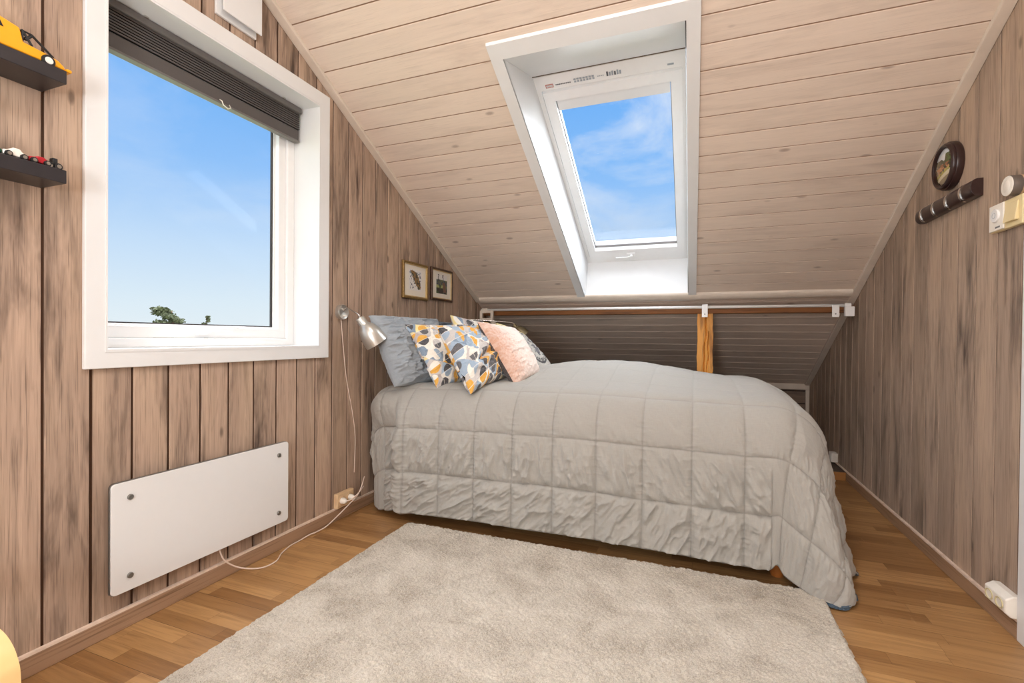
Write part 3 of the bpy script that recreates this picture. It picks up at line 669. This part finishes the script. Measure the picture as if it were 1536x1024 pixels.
for x, z in ((.57, .268), (.22, .236)):
    m = MB(); m.box((x-.012, .08, z-.03), (x+.012, .485, z-.008)); m.build('crossbar', M_birch, st, bevel=.003)

# ------------------------------------------------------------------ right wall things
pc = Vector((W, 2.612, 1.758)); ax = (-1, 0, 0)
o = empty('round_picture', pc, 'round convex landscape picture in a thick dark frame on the right wall', 'picture')
m = MB(); m.lathe([(.098, 0), (.102, .006), (.102, .022), (.100, .027), (.096, .028), (.096, .036), (.092, .041), (.086, .043), (.081, .040), (.080, .030), (.079, .022)], pc, ax, 64); m.build('frame', M_dark, o, smooth=2)
n = 90; rr, th = np.meshgrid(np.linspace(0, 1, n), np.linspace(0, 2*PI, 140), indexing='ij'); yy, zz = rr*np.cos(th), rr*np.sin(th)
V = np.stack([W - .026 - .016*np.sqrt(np.clip(1-rr**2*.98, 0, 1)), 2.612 - yy*.080, 1.758 + zz*.080], -1)
b = fbm(yy*9+5, zz*9+5, 3); a = fbm(yy*4+9, zz*4+9, 8); c = np.zeros(yy.shape+(3,)); c[:] = srgb('2C3418')
def put(mask, h): c[mask] = srgb(h)
put(b > .52, '4C5A2A'); put((b > .5) & (zz < .05), '8E7A3C'); put((zz > .35 + .3*(a-.5) - .2*yy) & (yy < .35), 'D8DCE0'); put((zz > .62), 'C9D2DA')
put((zz < .10) & (zz > -.30) & (b > .42) & (yy > -.5), '8A5638'); put((zz < .0) & (zz > -.35) & (b > .56), 'B9855A'); put((zz < -.30 + .2*yy) & (b > .38), 'A89A55'); put(zz < -.48 + .25*yy, 'C9BC9C'); put((zz < -.66 + .2*yy), '8E7F66')
t = NT('glossy_landscape_print'); va = t.n('VertexColor'); va.layer_name = 'pattern'; t.set(va.outputs[0], .08, **{'Coat Weight': .6})
grid_obj('domed_print', V, t.m, o, col=c)
# hook rail
hk = empty('hook_rail', (W, 2.64, 1.59), 'dark brown coat rail with four folded metal hooks on the right wall', 'hook rail')
prof = [(0, -.034), (.018, -.034)] + [(.018 + .022*math.cos(a), .034*math.sin(a)) for a in [(-PI/2) + PI*i/12 for i in range(1, 12)]] + [(.018, .034), (0, .034)]
m = MB(); m.prism([(W - x, 2.375, 1.600 + z) for x, z in prof], (0, .500, 0)); m.build('rail', M_dark, hk, smooth=2, bevel=.001)
for y in (2.460, 2.580, 2.700, 2.820):
    m = MB(); pr = [(.018 + .0245*math.cos(a), .0365*math.sin(a)) for a in [(-PI/2)*.98 + PI*.98*i/12 for i in range(0, 13)]]; pr2 = [(.018 + .0215*math.cos(a), .0335*math.sin(a)) for a in [(-PI/2)*.98 + PI*.98*i/12 for i in range(12, -1, -1)]]
    m.prism([(W - x, y-.0065, 1.600 + z) for x, z in pr + pr2], (0, .013, 0)); m.build('hook', M_chrome, hk, smooth=2)
# round button sensor
kb = empty('round_dimmer', (W, 2.150, 1.537), 'round white-faced button with dark side above the light switch', 'wall button')
m = MB(); m.lathe([(0, 0), (.035, 0), (.035, .007), (0, .007)], (W, 2.150, 1.537), ax, 40); m.build('backing_ring', M_tan, kb, smooth=2)
m = MB(); m.lathe([(.035, .007), (.035, .030), (.034, .034)], (W, 2.150, 1.537), ax, 40); m.build('side_band', simple('taupe_band', '6F645C', .5), kb, smooth=2)
m = MB(); m.lathe([(.034, .033), (.033, .0365), (.022, .038), (.0215, .0372), (.0205, .038), (0, .038)], (W, 2.150, 1.537), ax, 40); m.build('face', M_pvc, kb, smooth=2)
# double plate: thermostat dial + cream switch
tp = empty('wall_switch', (W, 2.235, 1.455), 'cream double plate with thermostat dial and rocker switch beside the door casing', 'switch')
m = MB(); m.box((W-.018, 2.100, 1.398), (W, 2.283, 1.498)); m.build('frame_plate', M_cream, tp, bevel=.003)
m = MB(); m.box((W-.024, 2.195, 1.401), (W-.018, 2.281, 1.495)); th_ = m.build('thermostat_face', M_pvc, tp, bevel=.002)
m = MB(); m.lathe([(.024, .0), (.024, .004), (.022, .006), (0, .006)], (W-.024, 2.238, 1.455), ax, 36); m.build('dial', M_whiteg, th_, smooth=2)
m = MB(); m.lathe([(.010, .006), (.010, .007), (.009, .007)], (W-.024, 2.238, 1.455), ax, 24); m.build('dial_ring', M_greyp, th_)
for k in range(5):
    m = MB(); m.box((W-.0246, 2.225+k*.006-.012, 1.409), (W-.024, 2.229+k*.006-.012, 1.415)); m.build('printed_mark', M_darkp, th_)
m = MB(); m.prism([(W-.018, 2.118, 1.416), (W-.030, 2.118, 1.416), (W-.021, 2.118, 1.482), (W-.018, 2.118, 1.482)], (0, .068, 0)); m.build('rocker', M_cream, tp, bevel=.002)
# double socket low by the door: sloped white block with two wells
so = empty('wall_socket', (W, 2.20, .08), 'white double wall socket low on the right wall by the door casing', 'socket')
m = MB(); m.prism([(W, 2.100, .068), (W-.028, 2.100, .068), (W-.045, 2.100, .084), (W-.045, 2.100, .128), (W-.022, 2.100, .143), (W, 2.100, .143)], (0, .125, 0)); m.build('housing', M_pvc, so, bevel=.005, seg=3)
for y in (2.132, 2.192):
    m = MB(); m.lathe([(.022, 0), (.022, .003), (.019, .003), (.018, -.006), (0, -.006)], (W-.045, y, .105), ax, 28, sc=(1, .8)); s = m.build('socket_well', simple('shadowed_ivory', 'CFC49A', .5), so, smooth=2)
    m = MB()
    for q in (-.0095, .0095): m.lathe([(.0028, -.0055), (0, -.0053)], (W-.045, y+q, .105), ax, 10)
    m.build('pin_hole', M_rubber, s)
dsocket('wall_socket', (W, 4.33, .103), (0,-1,0), (-1,0,0), 1, .085, .070, M_pvc, 'small white socket far back on the right wall beyond the quilt', d=.045)

# ------------------------------------------------------------------ bed
bed = empty('bed', (1.1, 3.0, 0), 'double bed with wooden legs under the sloping ceiling, hidden by its quilt', 'bed')
m = MB(); m.box((.22, 2.34, .20), (2.20, 3.76, .36)); m.build('bed_base', simple('dark_bed_base', '3A2A20', .7), bed, bevel=.01)
m = MB(); m.box((.20, 2.33, .36), (2.22, 3.77, .64)); m.build('mattress', M_mattress, bed, bevel=.05, seg=4)
for x, y in ((2.150, 2.300), (.26, 2.38), (2.150, 3.70), (.26, 3.70), (1.1, 2.95)):
    m = MB(); m.lathe([(0, 0), (.024, 0), (.027, .01), (.030, .20), (0, .20)], (x, y, .0), (0,0,1), 24); m.build('leg', M_bedwood, bed, smooth=2)

# quilt: a cloth sheet laid over the bed, both overhangs falling as a rounded skirt
YF, RF = 2.395, .205; XR, RR = 2.11, .225; XL, RL = .20, .165; YB, RB = 3.66, .17
def Ttop(x, y):
    g = sstep(.45, 1.15, x)*(1 - .80*sstep(1.35, 2.15, x)); b = sstep(2.30, 2.95, y)
    return .742 + .105*g*b - .02*sstep(3.2, 3.66, y) + .012*sstep(1.9, 2.3, x)*b - .028*(1-sstep(.15, .9, x))*sstep(2.3, 2.6, y) - .035*(1 - sstep(.05, .40, x)) + .01*(fbm(x*3, y*3, 5)-.5)
PX, PT = .205, .235
t_front = .472 + RF*PI/2                      # cloth length from the hem to the top's start
t_back = .30 + RB*PI/2; s_r = .60 + RR*PI/2 - .03; s_l = .52 + RL*PI/2
NS, NT_ = 760, 680
S = np.linspace(XL - s_l, XR + s_r, NS); T = np.linspace(YF - t_front, YB + t_back, NT_)
ss, tt = np.meshgrid(S, T)
def quilt_pos(ss, tt):
    bx = np.clip(ss, XL, XR); by = np.clip(tt, YF, YB); r = ss - bx; q = tt - by
    right = r > 0; front = q < 0
    R1 = np.where(right, RR, RL); R2 = np.where(front, RF, RB)
    ar, aq = np.abs(r), np.abs(q); rho = np.hypot(ar, aq) + 1e-9; cph, sph = aq/rho, ar/rho        # cph: front share
    ph = np.arctan2(ar, aq)
    R = np.sqrt((R1*sph)**2 + (R2*cph)**2) + 1e-9
    # round off the cloth's square corner so it does not pile up on the floor
    cap_ = np.where(right & front, np.minimum(.875, 9), np.where(front, .84, .80))
    rho_e = np.where(rho > cap_*.90, cap_*.90 + (1-np.exp(-(rho-cap_*.90)/(cap_*.16)))*cap_*.14, rho)
    rho = np.where((ar > 1e-6) & (aq > 1e-6), rho_e, rho)
    th = np.minimum(rho/R, PI/2); out = R*np.sin(th); down = R*(1-np.cos(th)); ex = np.maximum(rho - R*PI/2, 0)
    corner = right & front
    fold = np.exp(-((ph - .70)/.30)**2)*corner
    fl = .015 + .30*fold + .10*np.where(right, sph**2*(1-fold), 0)
    # undulating side folds
    fl = fl + np.where(right, sph**4, 0)*.10*np.sin(tt*11+.6) + .010*np.where(front, cph**10*(np.sin(bx*6.1+1)*.6 + np.sin(bx*13.7)*.4), 0)
    lfold = np.where(~right & front, np.exp(-((ph-.75)/.35)**2), 0); fl = fl + .12*lfold*0
    out = out + ex*np.sin(fl); down = down + ex*np.cos(fl)
    sx = np.where(right, 1, -1); sy = np.where(front, -1, 1)
    x = bx + sx*out*sph; y = by + sy*out*cph; z = Ttop(bx, by) - down
    # top height eased over the rounded edge
    return x, y, z
x, y, z = quilt_pos(ss, tt)
# left front corner: cloth tucked back a little as a second, set-back fold
hang = sstep(.70, .45, z)
lf = sstep(.335, .285, x)*hang*(tt < YF); y = y + .085*lf - .028*np.exp(-((x-.36)/.035)**2)*hang*(tt < YF)
dp = np.clip((.62-z)/.57, 0, 1)**2*(tt < YF)
z = z + dp*(.07*sstep(.16, .06, x) - .02*sstep(.30, .22, x)*sstep(.08, .16, x) + .045*np.exp(-((x-.315)/.022)**2) + .030*np.exp(-((ss-2.19)/.055)**2))
x = np.maximum(x, .035 + .07*sstep(.62, .05, z)*(tt < YF))
z = z + .022*np.exp(-((x-1.98)/.5)**2)*(tt < YF)*hang*0
base = np.stack([x, y, z], -1)
du = np.gradient(base, axis=1); dv = np.gradient(base, axis=0); nrm = np.cross(du, dv); nrm /= np.linalg.norm(nrm, axis=-1, keepdims=True) + 1e-9
hem = YF - t_front; us = (ss - .575)/PX; ut = (tt - hem - .222)/PT
us = us + .05*(fbm(ss*1.2, tt*2.5, 40)-.5); ut = ut + .05*(fbm(ss*2.5, tt*1.2, 41)-.5)
fu = np.abs(us - np.round(us)); fv = np.abs(ut - np.round(ut))
puff = (1-np.exp(-(fu*PX/.016)))*(1-np.exp(-(fv*PT/.016)))
onfront = sstep(.70, .60, z)
top_w = 1 - .6*sstep(.70, .76, z)
cell = np.floor(us)*7.3 + np.floor(ut)*3.1
ang = .9*np.sin(cell*1.7) + .25; wa = ss*np.cos(ang) - tt*np.sin(ang); wb = ss*np.sin(ang) + tt*np.cos(ang)
def ridge(n): return 1 - np.abs(2*n-1)
wr = ridge(fbm(wa*20 + cell*1.9, wb*6 + cell, 21, 3))**3
wr2 = ridge(fbm(wa*42 + 3, wb*14 + cell, 31, 2))**4
# short puckers running out of the seams
pk = ridge(noise2(ss*60, np.round(ut)*13 + tt*8, 51))**3*np.exp(-fv*PT/.030) + ridge(noise2(tt*60, np.round(us)*13 + ss*8, 52))**3*np.exp(-fu*PX/.026)
rowlow = sstep(.56, .40, z)
drape = fbm(ss*9, tt*1.6, 60, 2)-.5
comp = np.minimum(np.linalg.norm(du, axis=-1)/(S[1]-S[0]), np.linalg.norm(dv, axis=-1)/(T[1]-T[0])); cw = sstep(.25, .85, comp)
disp = .0085*puff*top_w + cw*np.where(ss > XR, .45, 1)*(.028*wr*(.15 + .85*rowlow) + .010*wr2*(.15+.85*rowlow))*puff*(.25 + .75*onfront) + .0055*cw*pk*top_w*(.25+.75*onfront) + .012*drape*onfront
edge_d = np.minimum(tt - T[0], np.minimum(ss - S[0], S[-1] - ss)); disp = disp*sstep(0, .012, edge_d) + .002*np.exp(-((edge_d-.012)/.006)**2)
V = base + nrm*np.where(nrm[..., 2:3]*0 == 0, 1, 1)*disp[..., None]
V[..., 2] = np.maximum(V[..., 2], .010 + .008*fbm(ss*8, tt*8, 9))
V[..., 0] = np.maximum(V[..., 0], .025)
uv = np.stack([ss/2.8, tt/2.8], -1)
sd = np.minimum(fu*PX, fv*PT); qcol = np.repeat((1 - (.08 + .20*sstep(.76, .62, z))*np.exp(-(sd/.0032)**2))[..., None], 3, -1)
qc = empty('quilt', (1.2, 3.0, .75), 'grey-beige quilted bedspread draped over the bed and down to the floor', 'quilt')
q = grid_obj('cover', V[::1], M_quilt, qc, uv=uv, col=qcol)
so_ = q.modifiers.new('thick', 'SOLIDIFY'); so_.thickness = .006; so_.offset = -1; so_.use_rim = True; q.data.materials.append(M_lining); so_.material_offset = 1; so_.material_offset_rim = 0
# blue lining showing below the hem where the corner meets the floor
hp = [V[0, k] for k in range(NS) if S[k] > XR + .10] + [V[k, NS-1] for k in range(0, 60)]
hp = [p for p in hp if p[2] < .10 and p[1] < 2.30 and p[0] > 2.215]
if len(hp) > 6:
    rows = []
    for f in np.linspace(0, 1, 7):
        r_ = []
        for k, p in enumerate(hp):
            w_ = math.sin(PI*min(1, (k+1)/len(hp)*1.0)); wob = .002*math.sin(k*.9)
            r_.append((p[0] - .014*f*w_ + .002, p[1] - (.020*f*w_ + .002) + wob*f, max(.005, p[2]*(1-f) + .006*f)))
        rows.append(r_)
    LV = np.array(rows); luv = np.stack(np.meshgrid(np.linspace(0, .3, LV.shape[1]), np.linspace(0, .02, 7)), -1)
    lf_ = grid_obj('lining_edge', LV, M_lining, qc, uv=luv, label='blue lining of the quilt showing under its corner')
    sm_ = lf_.modifiers.new('thick', 'SOLIDIFY'); sm_.thickness = .003
# ------------------------------------------------------------------ pillows
def pillow(name, corners, thick, mat, label, cat='cushion', group=None, col=None, n=110, puffp=.38, sag=.0, wr=.006, seed=1, back=None, seams=None, edge_in=.05, crease=None, backmat=None, uvs=1.0):
    """corners: bottom-left, bottom-right, top-right, top-left seen from the front; front bulges along the quad's normal"""
    c = [np.array(p, float) for p in corners]
    u, v = np.meshgrid(np.linspace(-1, 1, n), np.linspace(-1, 1, n)); U, Vv = (u+1)/2, (v+1)/2
    pin = edge_in; uu = u*(1 - pin*(1-v**2)); vv = v*(1 - pin*(1-u**2)); a, b = (uu+1)/2, (vv+1)/2
    base = c[0]*((1-a)*(1-b))[..., None] + c[1]*(a*(1-b))[..., None] + c[2]*(a*b)[..., None] + c[3]*((1-a)*b)[..., None]
    nn = np.cross(c[1]-c[0] + c[2]-c[3], c[3]-c[0] + c[2]-c[1]); nn /= np.linalg.norm(nn)
    prof = np.clip((1-u**2)*(1-v**2), 0, 1)**puffp
    low = 1 + .25*(-v)*(1-u**2)
    w = ridge(fbm(u*2.2+seed*3, v*5+seed, seed*13, 3))**3; w2 = ridge(fbm(u*6+seed, v*7, seed*17, 3))**3
    rel = (wr*2.2*(w-.3) + wr*1.2*(w2-.3))*prof**.5
    if crease is not None: rel = rel + crease(u, v)
    if seams is not None:
        k = seams; fu_ = np.abs(U*k - np.round(U*k)); fv_ = np.abs(Vv*k - np.round(Vv*k)); rel = rel - .006*(np.exp(-fu_/.05) + np.exp(-fv_/.05))
    F = base + nn*(thick/2*prof*low + rel)[..., None]; Bk = base - nn*(thick/2*prof*low - rel*.3)[..., None]
    F = F.copy(); F[..., 2] -= sag*(1-v)*.5*0
    o = empty(name, tuple((c[0]+c[1])/2), label, cat, group)
    UVm = np.stack([U, Vv], -1)*uvs*.35
    def cg(side):
        if col is None: return None
        return col(U, Vv, side)
    fo = grid_obj('front_panel', F, mat, o, uv=UVm, col=cg(0)); bo = grid_obj('back_panel', Bk[:, ::-1], backmat or mat, o, uv=UVm, col=cg(1))
    return o
def geo_pattern(seed, k=5.0, rot=.0):
    pal = [srgb(h) for h in ('F0ECE2', 'E2A93A', '9DB2C6', '57565A', 'C9C4C0', 'B9B0AE', '3B3B40', 'F1DF9E', '7E93A8')]
    def f(U, V, side):
        ca, sa = math.cos(rot), math.sin(rot); x = (U*ca - V*sa)*k + seed*3.3 + 50; y = (U*sa + V*ca)*k + seed*1.7 + 50
        i, j = np.floor(x).astype(int), np.floor(y).astype(int); fx, fy = x-i-.5, y-j-.5
        h = ((i*73856093) ^ (j*19349663) ^ (seed*83492791)) & 0xffff; out = np.zeros(U.shape+(3,)); P = np.array(pal)
        bgA = P[np.array([0, 0, 4, 5, 0, 8, 1, 2])[h % 8]]; bgB = P[np.array([4, 0, 7, 3, 2, 0, 5, 1])[(h >> 3) % 8]]
        diag = np.where((h >> 6) % 2 == 0, fx > fy, fx > -fy); out = np.where(diag[..., None], bgA, bgB)
        e = (fx*1.25)**2/.19 + (fy*.95)**2/.19 < 1; half = np.where((h >> 8) % 2 == 0, fx > fy, fx > -fy)
        cA = P[np.array([1, 3, 2, 6, 3, 8, 1, 0])[(h >> 4) % 8]]; cB = P[np.array([3, 2, 3, 1, 6, 4, 0, 2])[(h >> 9) % 8]]
        out = np.where(e[..., None], np.where(half[..., None], cA, cB), out)
        ln = (np.abs(np.where((h >> 6) % 2 == 0, fx - fy, fx + fy)) < .018); out = np.where(ln[..., None], P[0], out)
        return out
    return f
# big blue-grey pillow against the gable wall
pillow('pillow', [(.285, 2.22, .725), (.370, 2.72, .700), (.225, 2.76, 1.118), (.150, 2.17, 1.115)], .19, M_bluep, 'large blue-grey quilted pillow leaning on the wall behind the silver lamp', 'pillow', seams=3, wr=.012, seed=3, n=150, edge_in=.03)
pillow('pillow', [(.16, 2.86, .745), (.19, 3.44, .745), (.13, 3.44, 1.118), (.11, 2.84, 1.115)], .13, M_bluep2, 'slate blue pillow mostly hidden behind the cushions near the slope', 'pillow', wr=.010, seed=8, n=90)
# patterned cushions
pillow('cushion', [(.500, 2.30, .720), (.600, 2.62, .735), (.455, 2.72, 1.080), (.268, 2.33, 1.068)], .13, M_pat, 'geometric print cushion leaning on the large blue pillow, left of the two', group=None, col=geo_pattern(3, 5.2, .5), seed=5, n=260, wr=.005)
pillow('cushion', [(.745, 2.21, .708), (.800, 2.50, .770), (.640, 2.64, 1.075), (.490, 2.31, 1.050)], .15, M_pat, 'geometric print cushion nearest the viewer with a deep central crease', col=geo_pattern(9, 4.4, .6), seed=6, n=280, wr=.005,
       crease=lambda u, v: -.032*np.exp(-((v+.22-.12*np.sin(u*3))/.07)**2)*sstep(.9, .2, np.abs(u-.25)) + .014*np.exp(-((v+.42-.15*u)/.08)**2))
pillow('cushion', [(.480, 2.76, .740), (.580, 3.12, .740), (.440, 3.12, 1.105), (.350, 2.72, 1.140)], .11, M_pat, 'geometric print cushion peeking out above and behind the other two', col=geo_pattern(14, 4.0, .3), seed=7, n=200, wr=.004)
def peach(U, V, side):
    if side: return np.ones(U.shape+(3,))*np.array(srgb('40383A'))
    n = fbm(U*50, V*50, 4, 3); g = fbm(U*3, V*3, 9); a = np.array(srgb('EDDDD3')); b = np.array(srgb('D2A289')); w = np.clip(sstep(.55, .0, U)*.8 + (g-.5)*.5 + (n-.5)*.9 - .05, 0, 1)[..., None]
    return a*(1-w) + b*w
pillow('cushion', [(.905, 2.44, .735), (.945, 2.75, .780), (.735, 2.86, 1.055), (.650, 2.49, 1.085)], .14, M_pat, 'speckled peach-pink cushion with a dark back on the bed', col=peach, seed=9, n=200, wr=.004, edge_in=.04)
def logo(U, V, side):
    c = np.ones(U.shape+(3,))*np.array(srgb('B0ADA4')); r = np.hypot((U-.52), (V-.50)); 
    c[(r < .40) & (r > .36)] = srgb('2A2A2C'); c[(r < .355) & (r > .30) & (fbm(U*40, V*40, 2) > .5)] = srgb('3A3A3C'); c[(r < .24) & (fbm(U*11, V*11, 6) > .55)] = srgb('55555A')
    c[V > .93] = srgb('D9CB8E'); return c
pillow('cushion', [(.885, 2.84, .765), (.925, 3.12, .785), (.660, 3.18, 1.030), (.600, 2.88, 1.095)], .09, M_pat, 'grey cushion with a black ring emblem behind the pink cushion', col=logo, seed=12, n=180, wr=.004)

# ------------------------------------------------------------------ rug
def rug():
    x0, x1, y0, y1 = .405, 2.290, .60, 2.168
    nx, ny = 620, 560; X, Y = np.meshgrid(np.linspace(x0, x1, nx), np.linspace(y0, y1, ny))
    e = np.minimum(np.minimum(X-x0, x1-X), np.minimum(Y-y0, y1-Y))
    n1 = noise2(X*170, Y*170, 1); n2 = noise2(X*80, Y*80, 2); n3 = fbm(X*7, Y*7, 3)
    h = (.018 + .006*n1 + .004*n2 + .004*n3)*sstep(-.002, .016, e) + .002
    jx = (noise2(X*150+9, Y*150, 4)-.5)*.004; jy = (noise2(X*150, Y*150+7, 5)-.5)*.004
    X2 = X + jx + (noise2(Y*60, X*0+3, 6)-.5)*.012*(e < .012)*np.sign(X-1.3); Y2 = Y + jy + (noise2(X*60, Y*0+3, 6)-.5)*.012*(e < .012)
    t = NT('cream_shag'); g = t.n('NewGeometry'); P_ = g.outputs['Position']
    a = t.noise(P_, 260., 3, .7); b = t.noise(P_, 6., 3, .6, .6); d = t.noise(P_, 90., 2)
    c = t.ramp(t.math('ADD', t.math('MULTIPLY', a, .6), t.math('MULTIPLY', b, .4)), [(.36, '958A79'), (.5, 'C6BEB0'), (.64, 'DCD5C8')])
    t.set(c, .95, spec=.1, **{'Sheen Weight': .3}); t.bump(t.math('ADD', a, d), .8, .006)
    o = grid_obj('rug', np.stack([X2, Y2, h], -1), t.m, label='cream shaggy rug on the wooden floor in front of the bed', cat='rug')
rug()

# ------------------------------------------------------------------ outside
def pine(loc, H, crown, label, seed, dense=60):
    r = random.Random(seed); o = empty('pine_tree', loc, label, 'tree', None); L = Vector(loc)
    m = MB(); m.tube([L, L + Vector((.1, .1, H*.5)), L + Vector((0, .15, H*.80))], [.28, .2, .08], 10)
    tips = []
    for k in range(16):
        z = H*(.70 + .28*k/16); a = r.uniform(0, 2*PI); ln = crown*(1.05 - .55*k/16)*r.uniform(.55, 1.05)
        p0 = L + Vector((0, .15, z*.94)); p1 = p0 + Vector((math.cos(a)*ln, math.sin(a)*ln, ln*.22)); m.tube([p0, (p0+p1)/2 + Vector((0,0,-.05)), p1], [.07, .05, .02], 6)
        for s_ in range(5): tips.append(p0.lerp(p1, .45 + .14*s_))
    m.build('trunk', simple('pine_bark', '6B4A38', .9), o, smooth=True)
    m = MB()
    for p in tips:
        for _ in range(dense):
            d = Vector((r.gauss(0, 1), r.gauss(0, 1), r.gauss(0, .45))); c = p + d*crown*.11; s_ = r.uniform(.05, .11)
            a = Vector((r.gauss(0,1), r.gauss(0,1), r.gauss(0,1))).normalized(); b_ = a.orthogonal().normalized()
            m.add([c - a*s_, c + b_*s_*.6, c + a*s_, c - b_*s_*.6], [(0,1,2,3)])
    m.build('foliage', simple('pine_needles', '4B4E36', .8, var=.4, scale=2.), o)
pine((-22.29, 15.98, -7.0), 10.05, 1.10, 'broad dark pine tree top seen through the left window', 3)
pine((-32.69, 25.5, -7.0), 10.3, .42, 'small distant pine tree top to the right, seen through the left window', 5, 30)
m = MB(); m.box((-120, -80, -7.4), (60, 120, -7.0)); m.build('ground', simple('meadow_ground', '7A8060', .95, var=.3, scale=.2), kind='structure')

# ------------------------------------------------------------------ sky and lights
w = bpy.data.worlds.new('sky'); bpy.context.scene.world = w; w.use_nodes = True; nt = w.node_tree; N = nt.nodes; Lk = nt.links
bg = N['Background']; tc = N.new('ShaderNodeTexCoord'); sx = N.new('ShaderNodeSeparateXYZ'); Lk.new(tc.outputs['Generated'], sx.inputs[0])
rp = N.new('ShaderNodeValToRGB'); Lk.new(sx.outputs[2], rp.inputs[0])
e = rp.color_ramp.elements; stops = [(0., 'E6F1F6'), (.06, 'DCEDF8'), (.16, 'C4DFFA'), (.30, '8FC2FA'), (.47, '6CB0F8'), (.75, '5CA4F3')]
while len(e) < len(stops): e.new(.5)
for i, (p, c) in enumerate(stops): e[i].position = p; e[i].color = (*srgb(c), 1)
mp = N.new('ShaderNodeMapping'); mp.inputs['Location'].default_value = (.35, .1, .62); mp.inputs['Scale'].default_value = (2.2, 2.2, 4.6); Lk.new(tc.outputs['Generated'], mp.inputs[0])
nz_ = N.new('ShaderNodeTexNoise'); nz_.inputs['Scale'].default_value = 1.5; nz_.inputs['Detail'].default_value = 7; nz_.inputs['Roughness'].default_value = .6; nz_.inputs['Distortion'].default_value = .5; Lk.new(mp.outputs[0], nz_.inputs['Vector'])
cr = N.new('ShaderNodeValToRGB'); Lk.new(nz_.outputs['Fac'], cr.inputs[0]); cr.color_ramp.elements[0].position = .50; cr.color_ramp.elements[1].position = .72; cr.color_ramp.elements[0].color = (0,0,0,1); cr.color_ramp.elements[1].color = (.8,.8,.8,1)
mx = N.new('ShaderNodeMix'); mx.data_type = 'RGBA'; mr = N.new('ShaderNodeMapRange'); Lk.new(sx.outputs[0], mr.inputs[0]); mr.inputs[1].default_value = -.75; mr.inputs[2].default_value = -.35; mr.inputs[3].default_value = .22; mr.inputs[4].default_value = 1.
ml = N.new('ShaderNodeMath'); ml.operation = 'MULTIPLY'; Lk.new(cr.outputs[0], ml.inputs[0]); Lk.new(mr.outputs[0], ml.inputs[1]); Lk.new(ml.outputs[0], mx.inputs[0]); Lk.new(rp.outputs[0], mx.inputs[6]); mx.inputs[7].default_value = (.88, .92, .97, 1)
Lk.new(mx.outputs[2], bg.inputs[0]); bg.inputs[1].default_value = 1.0
def light(kind, name, loc, energy, color, rot=None, aim=None, **k):
    l = bpy.data.lights.new(name, kind); l.energy = energy; l.color = color
    for a, b_ in k.items(): setattr(l, a, b_)
    o = bpy.data.objects.new(name, l); COL.objects.link(o); o.location = loc
    if aim is not None: o.rotation_euler = (Vector(aim) - Vector(loc)).to_track_quat('-Z', 'Y').to_euler()
    return o
# soft daylight falling on the gable window and on the roof window
light('SUN', 'sky_daylight', (0, 0, 6), 1.3, (.92, .965, 1.), aim=(2.2, .6, 4.6), angle=math.radians(170))
light('SUN', 'sky_daylight_roof', (0, 6, 8), 20., (.93, .97, 1.), aim=(-.3, 4.9, 6), angle=math.radians(150))
# unseen point lights added as fill behind the camera, standing for no real fixture
light('POINT', 'fill_light_upper', (1.5, -.5, 1.85), 39, (.95, .972, 1.), shadow_soft_size=.30)
light('POINT', 'fill_light_low', (1.35, -.95, 1.12), 74, (.95, .972, 1.), shadow_soft_size=.22)  # low fill, added to reach the walls and the boards under the eave
light('AREA', 'fill_light_ridge', (1.4, .75, 2.72), 16, (1., .98, .96), aim=(1.4, 1.6, 0), shape='DISK', size=.5)  # overhead fill added near the ridge, out of view, no fixture

# ------------------------------------------------------------------ camera
cam = bpy.data.cameras.new('camera'); co = bpy.data.objects.new('camera', cam); COL.objects.link(co)
cam.sensor_width = 36; cam.sensor_fit = 'HORIZONTAL'; cam.lens = 718.1893/1536*36; cam.clip_start = .02; cam.clip_end = 500
yaw, pit, rol = .3632, -.0082, .0091
r0 = Vector((math.cos(yaw), math.sin(yaw), 0)); f0 = Vector((-math.sin(yaw), math.cos(yaw), 0)); u0 = Vector((0, 0, 1))
f1 = f0*math.cos(pit) + u0*math.sin(pit); u1 = -f0*math.sin(pit) + u0*math.cos(pit)
r2 = r0*math.cos(rol) + u1*math.sin(rol); u2 = -r0*math.sin(rol) + u1*math.cos(rol)
Mx = Matrix((r2, u2, -f1)).transposed().to_4x4(); Mx.translation = Vector((1.8083, 0, 1.0)); co.matrix_world = Mx
scn = bpy.context.scene; scn.camera = co
scn.view_settings.view_transform = 'Standard'; scn.view_settings.look = 'None'; scn.view_settings.gamma = 1; scn.view_settings.exposure = 0.0
scn.cycles.max_bounces = 8; scn.cycles.diffuse_bounces = 5; scn.cycles.transparent_max_bounces = 12
